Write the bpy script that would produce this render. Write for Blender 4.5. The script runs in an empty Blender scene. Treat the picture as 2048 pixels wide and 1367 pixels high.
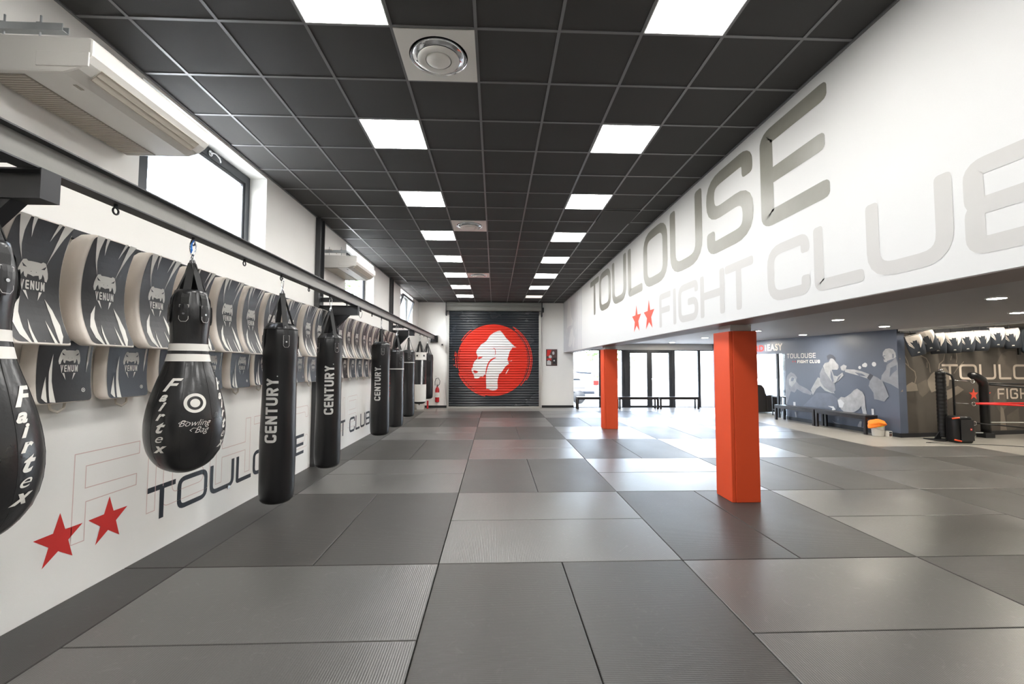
import bpy, bmesh, math, random
from mathutils import Vector, Matrix
from mathutils.geometry import tessellate_polygon
random.seed(7)
PI = math.pi
SC = bpy.context.scene
COL = SC.collection

# ---------------------------------------------------------------- camera
HC = 1.5974
cam_data = bpy.data.cameras.new('camera')
cam_data.sensor_width = 36.0
cam_data.lens = 888.35 / 2048 * 36.0
cam_data.clip_start = 0.05
cam_data.clip_end = 300
cam = bpy.data.objects.new('camera', cam_data)
COL.objects.link(cam)
cr_ = (0.9992543572591016, -0.03854390233638017, 0.002257673887684771)
cf_ = (0.03837139926803363, 0.9978710812978513, 0.05273462645804997)
cu_ = (-0.004285465775466494, -0.05260867516047618, 0.9986060094356265)
cam.matrix_world = Matrix(((cr_[0], cu_[0], -cf_[0], 0), (cr_[1], cu_[1], -cf_[1], 0), (cr_[2], cu_[2], -cf_[2], HC), (0, 0, 0, 1)))
SC.camera = cam

# ---------------------------------------------------------------- exposure
SC.view_settings.view_transform = 'Standard'
SC.view_settings.look = 'None'
SC.view_settings.exposure = 0.3
SC.view_settings.gamma = 1.0
SC.view_settings.use_curve_mapping = False
SC.cycles.use_denoising = True
SC.cycles.max_bounces = 8
SC.cycles.diffuse_bounces = 5
SC.cycles.glossy_bounces = 4
SC.cycles.transparent_max_bounces = 8
SC.cycles.sample_clamp_indirect = 8.0
SC.cycles.caustics_reflective = False
SC.cycles.caustics_refractive = False

# ---------------------------------------------------------------- sky and sun
PANEL = 29.0       # radiance of the square LED panels
DOWN = 430.0        # radiance of the round downlights
W = bpy.data.worlds.new('sky'); SC.world = W; W.use_nodes = True
wn = W.node_tree.nodes; wl = W.node_tree.links
sky = wn.new('ShaderNodeTexSky'); sky.sky_type = 'NISHITA'; sky.sun_disc = False
sky.sun_elevation = math.radians(48); sky.sun_rotation = math.radians(200); sky.air_density = 0.6; sky.dust_density = 3.0
hs = wn.new('ShaderNodeHueSaturation'); hs.inputs['Saturation'].default_value = 0.45
wl.new(sky.outputs[0], hs.inputs['Color']); wl.new(hs.outputs[0], wn['Background'].inputs['Color'])
wn['Background'].inputs['Strength'].default_value = 5.0
sd = bpy.data.lights.new('sun', 'SUN'); sd.energy = 14.0; sd.angle = math.radians(1.5); sd.color = (1, .96, .9)
so = bpy.data.objects.new('sun', sd); COL.objects.link(so)
so.rotation_euler = Vector((-0.35, 0.75, -1.0)).to_track_quat('-Z', 'Y').to_euler()
def portal(name, loc, rot, sx, sy):
    d = bpy.data.lights.new(name, 'AREA'); d.shape = 'RECTANGLE'; d.size = sx; d.size_y = sy; d.cycles.is_portal = True
    o = bpy.data.objects.new(name, d); COL.objects.link(o); o.location = loc; o.rotation_euler = rot
portal('facade_portal', (5.9, 17.2, 1.12), (PI/2, 0, PI), 6.0, 2.3)
portal('lounge_portal', (11.2, 17.2, 1.12), (PI/2, 0, PI), 5.0, 2.3)
for wy in (4.65, 9.68, 14.7):
    portal('window_portal', (-3.35, wy, 3.45), (PI/2, 0, -PI/2), 2.0, 1.1)
# rotation (90,0,180) emits toward -Y, (90,0,-90) emits toward +X

# ---------------------------------------------------------------- materials
def mat(name, col, rough=0.6, metal=0.0, spec=0.5, vary=0.0, vscale=3.0, bump=0.0, bscale=60.0, emit=None, coat=0.0, trans=0.0, stretch=None):
    m = bpy.data.materials.new(name); m.use_nodes = True
    n = m.node_tree.nodes; l = m.node_tree.links; b = n['Principled BSDF']
    b.inputs['Base Color'].default_value = (*col, 1); b.inputs['Roughness'].default_value = rough
    b.inputs['Metallic'].default_value = metal; b.inputs['Specular IOR Level'].default_value = spec
    b.inputs['Coat Weight'].default_value = coat; b.inputs['Coat Roughness'].default_value = 0.15
    if emit: b.inputs['Emission Color'].default_value = (*emit[:3], 1); b.inputs['Emission Strength'].default_value = emit[3]
    tc = n.new('ShaderNodeTexCoord'); src = tc.outputs['Object']
    if stretch:
        mp = n.new('ShaderNodeMapping'); mp.inputs['Scale'].default_value = stretch; l.new(src, mp.inputs['Vector']); src = mp.outputs[0]
    if vary > 0:
        t = n.new('ShaderNodeTexNoise'); t.inputs['Scale'].default_value = vscale; t.inputs['Detail'].default_value = 4; l.new(src, t.inputs['Vector'])
        mx = n.new('ShaderNodeMix'); mx.data_type = 'RGBA'
        mx.inputs['A'].default_value = (*[c*(1-vary) for c in col], 1); mx.inputs['B'].default_value = (*[min(1, c*(1+vary)) for c in col], 1)
        l.new(t.outputs['Fac'], mx.inputs['Factor']); l.new(mx.outputs['Result'], b.inputs['Base Color'])
        mr = n.new('ShaderNodeMapRange'); mr.inputs['To Min'].default_value = max(0.02, rough-0.08); mr.inputs['To Max'].default_value = min(1, rough+0.08)
        l.new(t.outputs['Fac'], mr.inputs['Value']); l.new(mr.outputs[0], b.inputs['Roughness'])
    if bump > 0:
        t2 = n.new('ShaderNodeTexNoise'); t2.inputs['Scale'].default_value = bscale; t2.inputs['Detail'].default_value = 3; l.new(src, t2.inputs['Vector'])
        bp = n.new('ShaderNodeBump'); bp.inputs['Strength'].default_value = bump; bp.inputs['Distance'].default_value = 0.01
        l.new(t2.outputs['Fac'], bp.inputs['Height']); l.new(bp.outputs[0], b.inputs['Normal'])
    return m

def mat_rubber(name, col, rough, spec=0.5):
    m = mat(name, col, rough, spec=spec, vary=0.16, vscale=1.1)
    n = m.node_tree.nodes; l = m.node_tree.links; b = n['Principled BSDF']
    tc = n.new('ShaderNodeTexCoord')
    w = n.new('ShaderNodeTexWave'); w.bands_direction = 'X'; w.inputs['Scale'].default_value = 22; l.new(tc.outputs['Object'], w.inputs['Vector'])
    g = n.new('ShaderNodeTexNoise'); g.inputs['Scale'].default_value = 90; l.new(tc.outputs['Object'], g.inputs['Vector'])
    ad = n.new('ShaderNodeMath'); ad.operation = 'ADD'; l.new(w.outputs['Fac'], ad.inputs[0]); l.new(g.outputs['Fac'], ad.inputs[1])
    bp = n.new('ShaderNodeBump'); bp.inputs['Strength'].default_value = 0.22; bp.inputs['Distance'].default_value = 0.003
    l.new(ad.outputs[0], bp.inputs['Height']); l.new(bp.outputs[0], b.inputs['Normal'])
    # faint pale scuffs with a shape of their own
    s = n.new('ShaderNodeTexNoise'); s.inputs['Scale'].default_value = 5; s.inputs['Detail'].default_value = 8; s.inputs['Distortion'].default_value = 5.0
    oi = n.new('ShaderNodeObjectInfo'); va = n.new('ShaderNodeVectorMath'); va.operation = 'ADD'
    l.new(tc.outputs['Object'], va.inputs[0]); l.new(oi.outputs['Location'], va.inputs[1]); l.new(va.outputs[0], s.inputs['Vector'])
    rp = n.new('ShaderNodeMapRange'); rp.inputs['From Min'].default_value = 0.60; rp.inputs['From Max'].default_value = 0.78
    rp.inputs['To Max'].default_value = 0.3; l.new(s.outputs['Fac'], rp.inputs['Value'])
    old = b.inputs['Base Color'].links[0].from_socket
    mx = n.new('ShaderNodeMix'); mx.data_type = 'RGBA'; mx.inputs['B'].default_value = (*[min(1, c*2.1) for c in col], 1)
    l.new(rp.outputs[0], mx.inputs['Factor']); l.new(old, mx.inputs['A']); l.new(mx.outputs['Result'], b.inputs['Base Color'])
    return m

def mat_glass(name):
    m = bpy.data.materials.new(name); m.use_nodes = True; n = m.node_tree.nodes; l = m.node_tree.links
    n.remove(n['Principled BSDF']); o = n['Material Output']
    t = n.new('ShaderNodeBsdfTransparent'); t.inputs[0].default_value = (.93, .96, .97, 1)
    g = n.new('ShaderNodeBsdfGlossy'); g.inputs['Roughness'].default_value = 0.02
    f = n.new('ShaderNodeLayerWeight'); f.inputs[0].default_value = 0.18; x = n.new('ShaderNodeMixShader')
    mr = n.new('ShaderNodeMapRange'); mr.inputs['To Min'].default_value = 0.04; mr.inputs['To Max'].default_value = 0.45
    l.new(f.outputs['Facing'], mr.inputs['Value']); l.new(mr.outputs[0], x.inputs[0]); l.new(t.outputs[0], x.inputs[1]); l.new(g.outputs[0], x.inputs[2]); l.new(x.outputs[0], o.inputs[0])
    return m

M = dict(
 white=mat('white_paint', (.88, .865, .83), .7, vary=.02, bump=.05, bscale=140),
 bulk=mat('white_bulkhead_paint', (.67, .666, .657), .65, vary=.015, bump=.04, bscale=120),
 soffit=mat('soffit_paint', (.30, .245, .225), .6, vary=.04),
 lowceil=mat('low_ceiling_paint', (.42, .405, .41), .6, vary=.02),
 tile=mat('black_ceiling_tile', (.052, .051, .050), .75, spec=.3, vary=.08, vscale=2, bump=.2, bscale=300),
 grid=mat('black_ceiling_rail', (.16, .16, .165), .36, spec=.6, vary=.05),
 matx=mat_rubber('mat_rubber_sheen_crosswise', (.104, .101, .096), .31),  # same rubber as lengthwise; its stronger sheen painted as a paler base
 maty=mat_rubber('mat_rubber_dim_lengthwise', (.056, .053, .049), .45, .32),  # weaker sheen along the ribs painted in as a darker base
 matd=mat_rubber('mat_rubber_dark', (.040, .038, .036), .42),
 sub=mat('black_underlay', (.02, .02, .02), .8, vary=.1),
 tan=mat('grey_vinyl_floor', (.29, .275, .25), .38, vary=.1, vscale=2.5),
 orange=mat('orange_red_padding', (.80, .085, .022), .55, vary=.05, vscale=4, bump=.1, bscale=200),
 blackmetal=mat('black_metal', (.016, .017, .02), .42, spec=.5, vary=.15, vscale=8),
 beamweb=mat('grey_steel_paint', (.22, .213, .20), .5, spec=.5, vary=.12, vscale=5, bump=.08, bscale=40),
 postmetal=mat('dark_grey_post', (.05, .052, .055), .45, vary=.1),
 frame=mat('anthracite_frame', (.035, .040, .048), .4, vary=.1),
 glass=mat_glass('window_glass'),
 panel=mat('led_diffuser', (.9, .9, .9), .5, vary=.01, emit=(1, .985, .955, PANEL)),
 panel2=mat('led_diffuser_dim', (.9, .88, .84), .5, vary=.01, emit=(1, .93, .82, .75)),
 down=mat('downlight_lens', (.9, .9, .9), .4, vary=.01, emit=(1, .93, .80, DOWN)),
 plastic=mat('white_plastic', (.82, .80, .76), .32, vary=.02, coat=.2),
 cream=mat('cream_plastic', (.62, .57, .49), .38, vary=.03),
 greyplastic=mat('grey_grille', (.34, .31, .26), .5, vary=.1, vscale=30),
 galv=mat('galvanised_steel', (.55, .58, .60), .3, metal=.45, vary=.12, vscale=12),
 chrome=mat('chrome', (.75, .76, .78), .14, metal=1.0, vary=.05, vscale=20),
 leather=mat('black_leather', (.012, .012, .013), .30, spec=.55, vary=.15, vscale=6, bump=.10, bscale=55, coat=.15),
 leather2=mat('black_vinyl', (.008, .008, .009), .33, spec=.5, vary=.15, vscale=5, bump=.16, bscale=14),
 webbing=mat('black_webbing', (.018, .018, .018), .7, vary=.1, bump=.2, bscale=250),
 padwhite=mat('pale_beige_leather', (.80, .73, .66), .42, vary=.05, vscale=5, bump=.08, bscale=40),
 padblack=mat('charcoal_leather', (.030, .030, .032), .40, vary=.15, vscale=4, bump=.08, bscale=60),
 padblue=mat('blue_black_leather', (.040, .047, .060), .42, vary=.15, vscale=4, bump=.08, bscale=60),
 print=mat('white_print', (.80, .78, .73), .5, vary=.03),
 printgrey=mat('silver_print', (.62, .61, .59), .45, vary=.12, vscale=30),
 red=mat('red_print', (.60, .022, .016), .55, vary=.04),
 redbulk=mat('coral_red_print', (.82, .09, .05), .55, vary=.03),
 dkprint=mat('dark_slate_print', (.018, .022, .030), .5, vary=.05),
 pinkline=mat('pale_red_line_print', (.68, .50, .47), .6, vary=.03),
 letdark=mat('warm_grey_lettering', (.22, .212, .18), .38, vary=.16, vscale=7, bump=.05, bscale=20),
 letlight=mat('pale_grey_lettering', (.53, .515, .495), .5, vary=.03, vscale=6),
 letgrey=mat('light_grey_artwork', (.56, .56, .57), .55, vary=.08, vscale=4),
 slat=mat('anthracite_shutter_slat', (.020, .025, .031), .26, spec=.7, metal=.0, vary=.04, vscale=1),
 slatred=mat('red_shutter_paint', (.68, .035, .016), .42, vary=.05),
 slatwhite=mat('white_shutter_paint', (.80, .79, .77), .45, vary=.02),
 steelgrey=mat('shutter_box_grey', (.20, .20, .185), .42, vary=.1, stretch=(1, 1, 6)),
 alu=mat('aluminium', (.50, .49, .46), .38, metal=.6, vary=.06),
 mural=mat('slate_blue_mural', (.10, .12, .17), .42, vary=.2, vscale=1.3),
 mur1=mat('mural_tone_low', (.14, .16, .215), .45, vary=.3, vscale=5),
 mur2=mat('mural_tone_mid', (.23, .245, .285), .45, vary=.35, vscale=7),
 mur3=mat('mural_tone_high', (.38, .39, .42), .45, vary=.4, vscale=9),
 mur4=mat('mural_tone_white', (.62, .64, .68), .45, vary=.1),
 mur0=mat('mural_tone_dark', (.06, .068, .09), .45, vary=.2),
 ring=mat('dark_brown_mural', (.085, .073, .062), .45, vary=.3, vscale=1.2),
 ring1=mat('mural_tan', (.26, .22, .18), .5, vary=.15, vscale=4),
 ring0=mat('mural_dim_brown', (.135, .115, .095), .5, vary=.3, vscale=5),
 ringtxt=mat('cream_print', (.66, .57, .48), .5, vary=.03),
 redrope=mat('red_rope', (.75, .02, .02), .45, vary=.06),
 orangec=mat('bright_orange_cloth', (.95, .22, .015), .8, vary=.1, vscale=12, bump=.3, bscale=14),
 lime=mat('lime_fabric', (.65, .75, .06), .8, vary=.1),
 brown=mat('dark_brown_leather', (.035, .031, .029), .4, vary=.15, bump=.1, bscale=30),
 wood=mat('near_black_wood', (.020, .017, .018), .35, vary=.2, vscale=4, stretch=(1, 8, 8)),
 concrete=mat('outdoor_paving', (.55, .54, .52), .8, vary=.08, vscale=.7),
 carwhite=mat('white_car_paint', (.82, .83, .85), .25, vary=.01, coat=.5),
 leaf=mat('foliage', (.06, .16, .03), .6, vary=.4, vscale=6),
 extred=mat('extinguisher_red', (.58, .02, .025), .35, vary=.04),
 blue=mat('blue_rope', (.02, .22, .75), .5, vary=.05),
 poster=mat('poster_dark', (.09, .05, .045), .4, vary=.6, vscale=9),
 posterw=mat('poster_pale', (.55, .55, .55), .4, vary=.4, vscale=30),
 screen=mat('exterior_wall', (.7, .7, .68), .7, vary=.03),
)
D = {"gorilla": [[0.188, 2.922], [0.234, 2.885], [0.29, 2.83], [0.355, 2.737], [0.42, 2.644], [0.495, 2.57], [0.588, 2.478], [0.662, 2.404], [0.737, 2.33], [0.82, 2.284], [0.755, 2.278], [0.663, 2.274], [0.626, 2.2], [0.57, 2.144], [0.533, 2.033], [0.515, 1.94], [0.478, 1.847], [0.482, 1.821], [0.497, 1.729], [0.538, 1.677], [0.516, 1.637], [0.451, 1.6], [0.387, 1.544], [0.322, 1.442], [0.258, 1.341], [0.212, 1.304], [0.166, 1.267], [0.139, 1.175], [0.111, 1.065], [0.103, 0.954], [0.112, 0.807], [0.104, 0.716], [0.039, 0.67], [-0.071, 0.657], [-0.163, 0.67], [-0.218, 0.697], [-0.274, 0.715], [-0.32, 0.706], [-0.33, 0.991], [-0.335, 1.248], [-0.368, 1.257], [-0.423, 1.22], [-0.432, 1.165], [-0.46, 1.156], [-0.497, 1.174], [-0.552, 1.165], [-0.607, 1.119], [-0.68, 1.101], [-0.772, 1.119], [-0.791, 1.211], [-0.81, 1.284], [-0.847, 1.312], [-0.875, 1.394], [-0.885, 1.486], [-0.83, 1.523], [-0.831, 1.615], [-0.803, 1.67], [-0.776, 1.744], [-0.731, 1.79], [-0.657, 1.855], [-0.649, 1.92], [-0.686, 2.021], [-0.705, 2.077], [-0.705, 2.102], [-0.687, 2.176], [-0.596, 2.288], [-0.522, 2.39], [-0.412, 2.455], [-0.32, 2.53], [-0.274, 2.595], [-0.228, 2.678], [-0.173, 2.744], [-0.062, 2.828], [0.067, 2.894]], "gred": [[[-0.63, 1.911], [-0.557, 1.926], [-0.455, 1.93], [-0.483, 1.893], [-0.547, 1.859], [-0.611, 1.818], [-0.637, 1.855]], [[0.034, 1.903], [0.043, 1.885], [-0.067, 1.82], [-0.15, 1.755], [-0.214, 1.672], [-0.26, 1.561], [-0.292, 1.451], [-0.314, 1.358], [-0.328, 1.266], [-0.354, 1.266], [-0.351, 1.358], [-0.327, 1.487], [-0.3, 1.598], [-0.251, 1.709], [-0.178, 1.81], [-0.077, 1.875]], [[-0.811, 1.385], [-0.793, 1.413], [-0.7, 1.398], [-0.627, 1.358], [-0.672, 1.317], [-0.737, 1.303], [-0.792, 1.33]], [[-0.087, 2.188], [-0.069, 2.234], [-0.036, 2.268], [0.014, 2.216], [0.033, 2.105], [0.026, 2.031], [-0.012, 1.957], [0.011, 2.04], [0.011, 2.123], [-0.004, 2.197], [-0.036, 2.244], [-0.069, 2.216]]], "gwhite": [[[0.526, 1.485], [0.535, 1.461], [0.48, 1.36], [0.415, 1.264], [0.406, 1.286], [0.457, 1.397]], [[0.497, 1.775], [0.534, 1.762], [0.553, 1.729], [0.516, 1.738]], [[0.58, 1.763], [0.649, 1.794], [0.656, 1.778], [0.59, 1.744]]], "circle": [[-0.061, 1.802], 1.357], "mural": [(2, [[3.473, 0.452], [3.452, 1.142], [3.372, 1.316], [3.234, 1.418], [3.087, 1.365], [2.999, 1.269], [3.04, 1.156], [2.918, 1.05], [2.641, 0.954], [2.459, 0.844], [2.512, 0.787], [2.785, 0.832], [3.013, 0.929], [3.109, 0.818], [3.257, 0.851], [3.362, 0.603], [3.435, 0.441]]), (3, [[3.319, 1.203], [3.202, 1.292], [3.091, 1.266], [3.029, 1.156], [3.098, 1.084], [3.214, 0.981], [3.307, 1.033]]), (1, [[2.8, 0.455], [2.31, 0.866], [1.839, 0.869], [1.579, 0.725], [1.662, 0.482], [2.197, 0.47]]), (2, [[1.998, 1.45], [1.707, 1.165], [1.68, 0.966], [1.772, 0.886], [2.047, 1.023], [2.167, 1.187], [2.174, 1.395], [2.071, 1.578]]), (3, [[2.054, 1.604], [1.989, 1.682], [1.864, 1.707], [1.799, 1.808], [1.71, 1.794], [1.64, 1.705], [1.564, 1.63], [1.559, 1.555], [1.604, 1.505], [1.776, 1.504], [1.723, 1.353], [1.612, 1.331], [1.449, 1.438], [1.424, 1.36], [1.588, 1.207], [1.707, 1.153], [1.801, 1.2], [1.916, 1.349], [1.998, 1.45]]), (0, [[1.918, 1.874], [1.825, 1.918], [1.72, 1.895], [1.65, 1.818], [1.639, 1.73], [1.739, 1.807], [1.845, 1.796], [1.888, 1.732]]), (3, [[1.514, 1.58], [1.412, 1.642], [1.321, 1.605], [1.352, 1.52], [1.405, 1.478], [1.484, 1.494]]), (3, [[2.505, 0.934], [2.329, 1.181], [2.243, 1.289], [2.138, 1.261], [2.079, 1.164], [1.983, 1.065], [1.893, 1.013], [1.704, 0.878], [1.838, 0.889], [2.02, 0.935], [2.173, 1.056], [2.305, 0.971], [2.438, 0.792]]), (3, [[1.375, 1.52], [1.101, 1.515], [0.893, 1.47], [0.682, 1.399], [0.749, 1.294], [0.976, 1.365], [1.214, 1.413], [1.378, 1.454]]), (0, [[0.688, 1.422], [0.597, 1.378], [0.664, 1.239], [0.768, 1.31]]), (2, [[0.597, 1.374], [0.502, 1.335], [0.376, 1.25], [0.281, 1.032], [0.237, 0.903], [0.35, 0.774], [0.513, 0.806], [0.597, 0.811], [0.615, 0.968], [0.731, 1.122], [0.696, 1.238]]), (2, [[0.034, 1.813], [-0.006, 1.672], [0.0, 1.091], [0.184, 1.191], [0.411, 1.26], [0.386, 1.383], [0.279, 1.518], [0.255, 1.629], [0.116, 1.716]]), (3, [[0.339, 1.93], [0.273, 2.001], [0.182, 2.014], [0.093, 1.988], [0.041, 1.91], [0.028, 1.813], [0.104, 1.738], [0.205, 1.728], [0.252, 1.695], [0.317, 1.7], [0.333, 1.763], [0.312, 1.802], [0.348, 1.841]]), (1, [[0.338, 1.847], [0.291, 1.855], [0.283, 1.837], [0.334, 1.829]]), (0, [[0.332, 1.78], [0.286, 1.775], [0.291, 1.758], [0.328, 1.762]]), (1, [[0.109, 1.88], [0.082, 1.885], [0.081, 1.798], [0.109, 1.781]]), (1, [[0.251, 1.717], [0.114, 1.764], [0.046, 1.791], [0.117, 1.694], [0.232, 1.629]]), (1, [[0.167, 1.563], [0.02, 1.629], [0.014, 1.521], [0.128, 1.432], [0.2, 1.343]]), (1, [[0.36, 1.339], [0.199, 1.365], [0.25, 1.232], [0.363, 1.268]]), (1, [[0.534, 1.154], [0.39, 1.205], [0.423, 0.98], [0.516, 1.019]]), (1, [[1.104, 1.45], [0.896, 1.418], [0.784, 1.351], [0.976, 1.365]]), (1, [[1.898, 1.63], [1.805, 1.668], [1.641, 1.68], [1.585, 1.617], [1.718, 1.605], [1.78, 1.554], [1.855, 1.566]]), (1, [[1.812, 1.503], [1.762, 1.403], [1.72, 1.202], [1.766, 1.163], [1.821, 1.3]]), (1, [[1.584, 1.307], [1.48, 1.383], [1.557, 1.258], [1.663, 1.167]]), (1, [[2.297, 1.156], [2.183, 1.186], [2.14, 1.084], [2.254, 1.026]]), (2, [[2.779, 0.96], [2.542, 0.865], [2.646, 0.832], [2.923, 0.912]]), (1, [[3.203, 1.263], [3.091, 1.252], [3.151, 1.152], [3.245, 1.149]]), (2, [[1.83, 1.072], [1.712, 1.052], [1.747, 0.925], [1.866, 0.943]]), (3, [[1.623, 0.721], [1.519, 0.803], [1.406, 0.794], [1.235, 0.902], [1.137, 0.996], [1.042, 1.042], [0.902, 0.963], [0.848, 0.861], [0.84, 0.631], [0.806, 0.438], [0.908, 0.415], [0.951, 0.621], [1.012, 0.533], [1.152, 0.448], [1.395, 0.399], [1.532, 0.483], [1.599, 0.612]]), (4, [[1.624, 0.709], [1.536, 0.74], [1.426, 0.651], [1.488, 0.524], [1.588, 0.526]]), (2, [[1.298, 0.71], [1.13, 0.842], [1.105, 0.815], [1.246, 0.666]]), (1, [[1.073, 0.941], [1.032, 0.967], [1.001, 0.78], [1.034, 0.613], [1.059, 0.776]]), (2, [[0.945, 0.878], [0.883, 0.813], [0.882, 0.557], [0.93, 0.623]]), (1, [[1.418, 0.506], [1.17, 0.53], [1.254, 0.462], [1.393, 0.435]]), (4, [[1.944, 0.531], [1.763, 0.535], [1.693, 0.455], [1.828, 0.416], [1.795, 0.482]]), (4, [[0.681, 0.577], [0.619, 0.578], [0.618, 0.447], [0.675, 0.418]]), (4, [[3.173, 0.542], [3.084, 0.54], [3.089, 0.429], [3.171, 0.407]]), (3, [[0.538, 1.059], [0.372, 1.083], [0.363, 1.063], [0.525, 1.037]]), (3, [[0.372, 1.083], [0.263, 0.924], [0.253, 0.896], [0.28, 0.901], [0.384, 1.06]]), (3, [[0.446, 0.889], [0.369, 0.883], [0.325, 0.831], [0.341, 0.821], [0.381, 0.86], [0.451, 0.866]]), (3, [[1.839, 0.164], [1.722, 0.115], [1.591, 0.107], [1.465, 0.063], [1.725, 0.04]]), (3, [[1.068, 0.128], [0.998, 0.242], [0.947, 0.237], [0.965, 0.106], [0.676, 0.123], [0.678, 0.077], [1.059, 0.047]]), (3, [[3.132, 0.257], [3.078, 0.249], [3.048, 0.086], [3.104, 0.066]])], "bokeh": [[0.805, 1.629, 0.055], [0.848, 1.62, 0.04], [0.573, 1.647, 0.055], [0.954, 1.566, 0.04]], "mtext": {"T0": [3.372, 1.97], "E1": [2.296, 1.961], "T0b": [3.378, 1.824], "E1b": [2.302, 1.837], "F0": [2.967, 1.776], "B1": [2.165, 1.772], "Bb": [2.169, 1.683], "s0": [3.139, 1.733], "s1": [3.042, 1.732], "R0": [4.62, 2.286], "R1": [4.348, 2.274], "Rb": [4.356, 2.079], "E0": [4.223, 2.305], "Y1": [3.527, 2.301], "Yb": [3.596, 2.076], "F0b": [2.971, 1.681]}, "mopen": {"edge": [3.45, 1.978], "post0": [3.95, 1.991], "post1": [3.884, 1.989], "left": [4.634, 2.009], "hdr": [3.984, 1.992]}, "mbench": {"a": [3.387, 0.032]}, "rmural": [(1, [[0.044, 1.022], [0.121, 1.101], [0.256, 1.197], [0.363, 1.244], [0.486, 1.192], [0.517, 1.044], [0.325, 1.029], [0.117, 1.026]]), (0, [[0.504, 1.192], [0.762, 1.303], [0.859, 1.064], [0.742, 0.967], [0.633, 0.896], [0.545, 0.979]]), (1, [[0.787, 1.282], [0.901, 1.412], [0.99, 1.478], [1.036, 1.434], [1.013, 1.041], [0.89, 0.998], [0.811, 1.151]]), (1, [[1.177, 1.555], [1.314, 1.577], [1.402, 1.478], [1.421, 1.345], [1.382, 1.148], [1.211, 1.127]]), (1, [[1.253, 1.017], [1.641, 1.15], [1.813, 1.057], [1.657, 0.965], [1.3, 0.82]]), (0, [[2.819, 1.681], [2.978, 1.908], [3.184, 1.978], [3.414, 1.957], [3.432, 1.614], [3.225, 1.341], [2.935, 1.297], [2.802, 1.432]]), (0, [[2.655, 0.871], [2.774, 1.027], [3.031, 1.048], [3.061, 0.665], [2.876, 0.466], [2.67, 0.759]]), (1, [[2.821, -0.001], [2.862, 0.667], [2.943, 0.599], [3.015, 0.016]]), (0, [[3.015, 0.016], [3.045, 0.441], [3.403, 0.615], [3.416, 0.209], [3.243, 0.011]])], "rlines": [[[0.053, 1.78], [0.228, 1.651], [0.353, 1.543], [0.454, 1.478], [0.479, 1.348], [0.44, 1.218]], [[0.152, 1.932], [0.258, 1.716], [0.307, 1.564]], [[0.633, 1.848], [0.789, 1.784], [0.867, 1.653], [0.882, 1.456]], [[1.122, 1.539], [1.148, 1.649], [1.275, 1.742], [1.319, 1.886]], [[1.647, 1.91], [1.659, 1.788], [1.633, 1.677]], [[1.549, 1.433], [1.667, 1.566], [1.855, 1.711]], [[1.478, 1.743], [1.509, 1.843]], [[0.803, 1.565], [0.805, 1.696]]], "rpads": [[[0.078, 2.303], [0.471, 1.874]], [[0.301, 2.414], [0.739, 1.963]], [[0.701, 2.384], [1.107, 1.893]], [[1.075, 2.405], [1.503, 1.91]], [[1.463, 2.44], [1.932, 1.936]], [[1.865, 2.469], [2.349, 1.961]], [[2.343, 2.567], [2.831, 2.025]], [[2.811, 2.56], [3.295, 1.999]], [[3.356, 2.577], [3.816, 1.988]]], "rtop": [[0.12, 2.447], [2.299, 2.603], [3.73, 2.706], [0.118, 2.397], [3.726, 2.653]]}
# ---------------------------------------------------------------- mesh helpers
def new_obj(name, bm, mats, parent=None, smooth=False, bevel=0.0, loc=None, rot=None):
    me = bpy.data.meshes.new(name)
    bmesh.ops.recalc_face_normals(bm, faces=bm.faces) if smooth != 'flat' else None
    bm.to_mesh(me); bm.free()
    if not isinstance(mats, (list, tuple)): mats = [mats]
    for m in mats: me.materials.append(m)
    if smooth is True:
        me.shade_smooth()
    o = bpy.data.objects.new(name, me); COL.objects.link(o)
    if parent: o.parent = parent
    if loc is not None: o.location = loc
    if rot is not None: o.rotation_euler = rot
    if bevel > 0:
        b = o.modifiers.new('bevel', 'BEVEL'); b.width = bevel; b.segments = 2; b.limit_method = 'ANGLE'; b.angle_limit = math.radians(40)
    return o
def thing(name, label, cat, loc=(0, 0, 0), rz=0.0, group=None):
    o = bpy.data.objects.new(name, None); COL.objects.link(o); o.empty_display_size = .1
    o.location = loc; o.rotation_euler = (0, 0, rz); o['label'] = label; o['category'] = cat
    if group: o['group'] = group
    return o
def tag(o, label, cat, group=None):
    o['label'] = label; o['category'] = cat
    if group: o['group'] = group
    return o
def struct(name, bm, mats, **k):
    o = new_obj(name, bm, mats, **k); o['kind'] = 'structure'; return o
def dup(root, loc=None, rz=None, label=None):
    r = root.copy(); COL.objects.link(r)
    if loc is not None: r.location = loc
    if rz is not None: r.rotation_euler = (0, 0, rz)
    if label: r['label'] = label
    for ch in list(root.children):
        c = ch.copy(); COL.objects.link(c); c.parent = r
        for g in list(ch.children):
            d = g.copy(); COL.objects.link(d); d.parent = c
    return r
NB = bmesh.new
def box(bm, x0, x1, y0, y1, z0, z1, mi=0, m4=None):
    c = [(x0, y0, z0), (x1, y0, z0), (x1, y1, z0), (x0, y1, z0), (x0, y0, z1), (x1, y0, z1), (x1, y1, z1), (x0, y1, z1)]
    v = [bm.verts.new(m4 @ Vector(p) if m4 else p) for p in c]
    for f in ((0, 3, 2, 1), (4, 5, 6, 7), (0, 1, 5, 4), (1, 2, 6, 5), (2, 3, 7, 6), (3, 0, 4, 7)):
        bm.faces.new([v[i] for i in f]).material_index = mi
    return bm
def B(x0, x1, y0, y1, z0, z1): return box(NB(), x0, x1, y0, y1, z0, z1)
def frame_of(d):
    d = d.normalized(); a = Vector((0, 0, 1)) if abs(d.z) < .9 else Vector((1, 0, 0))
    s = d.cross(a).normalized(); return s, s.cross(d).normalized()
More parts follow.
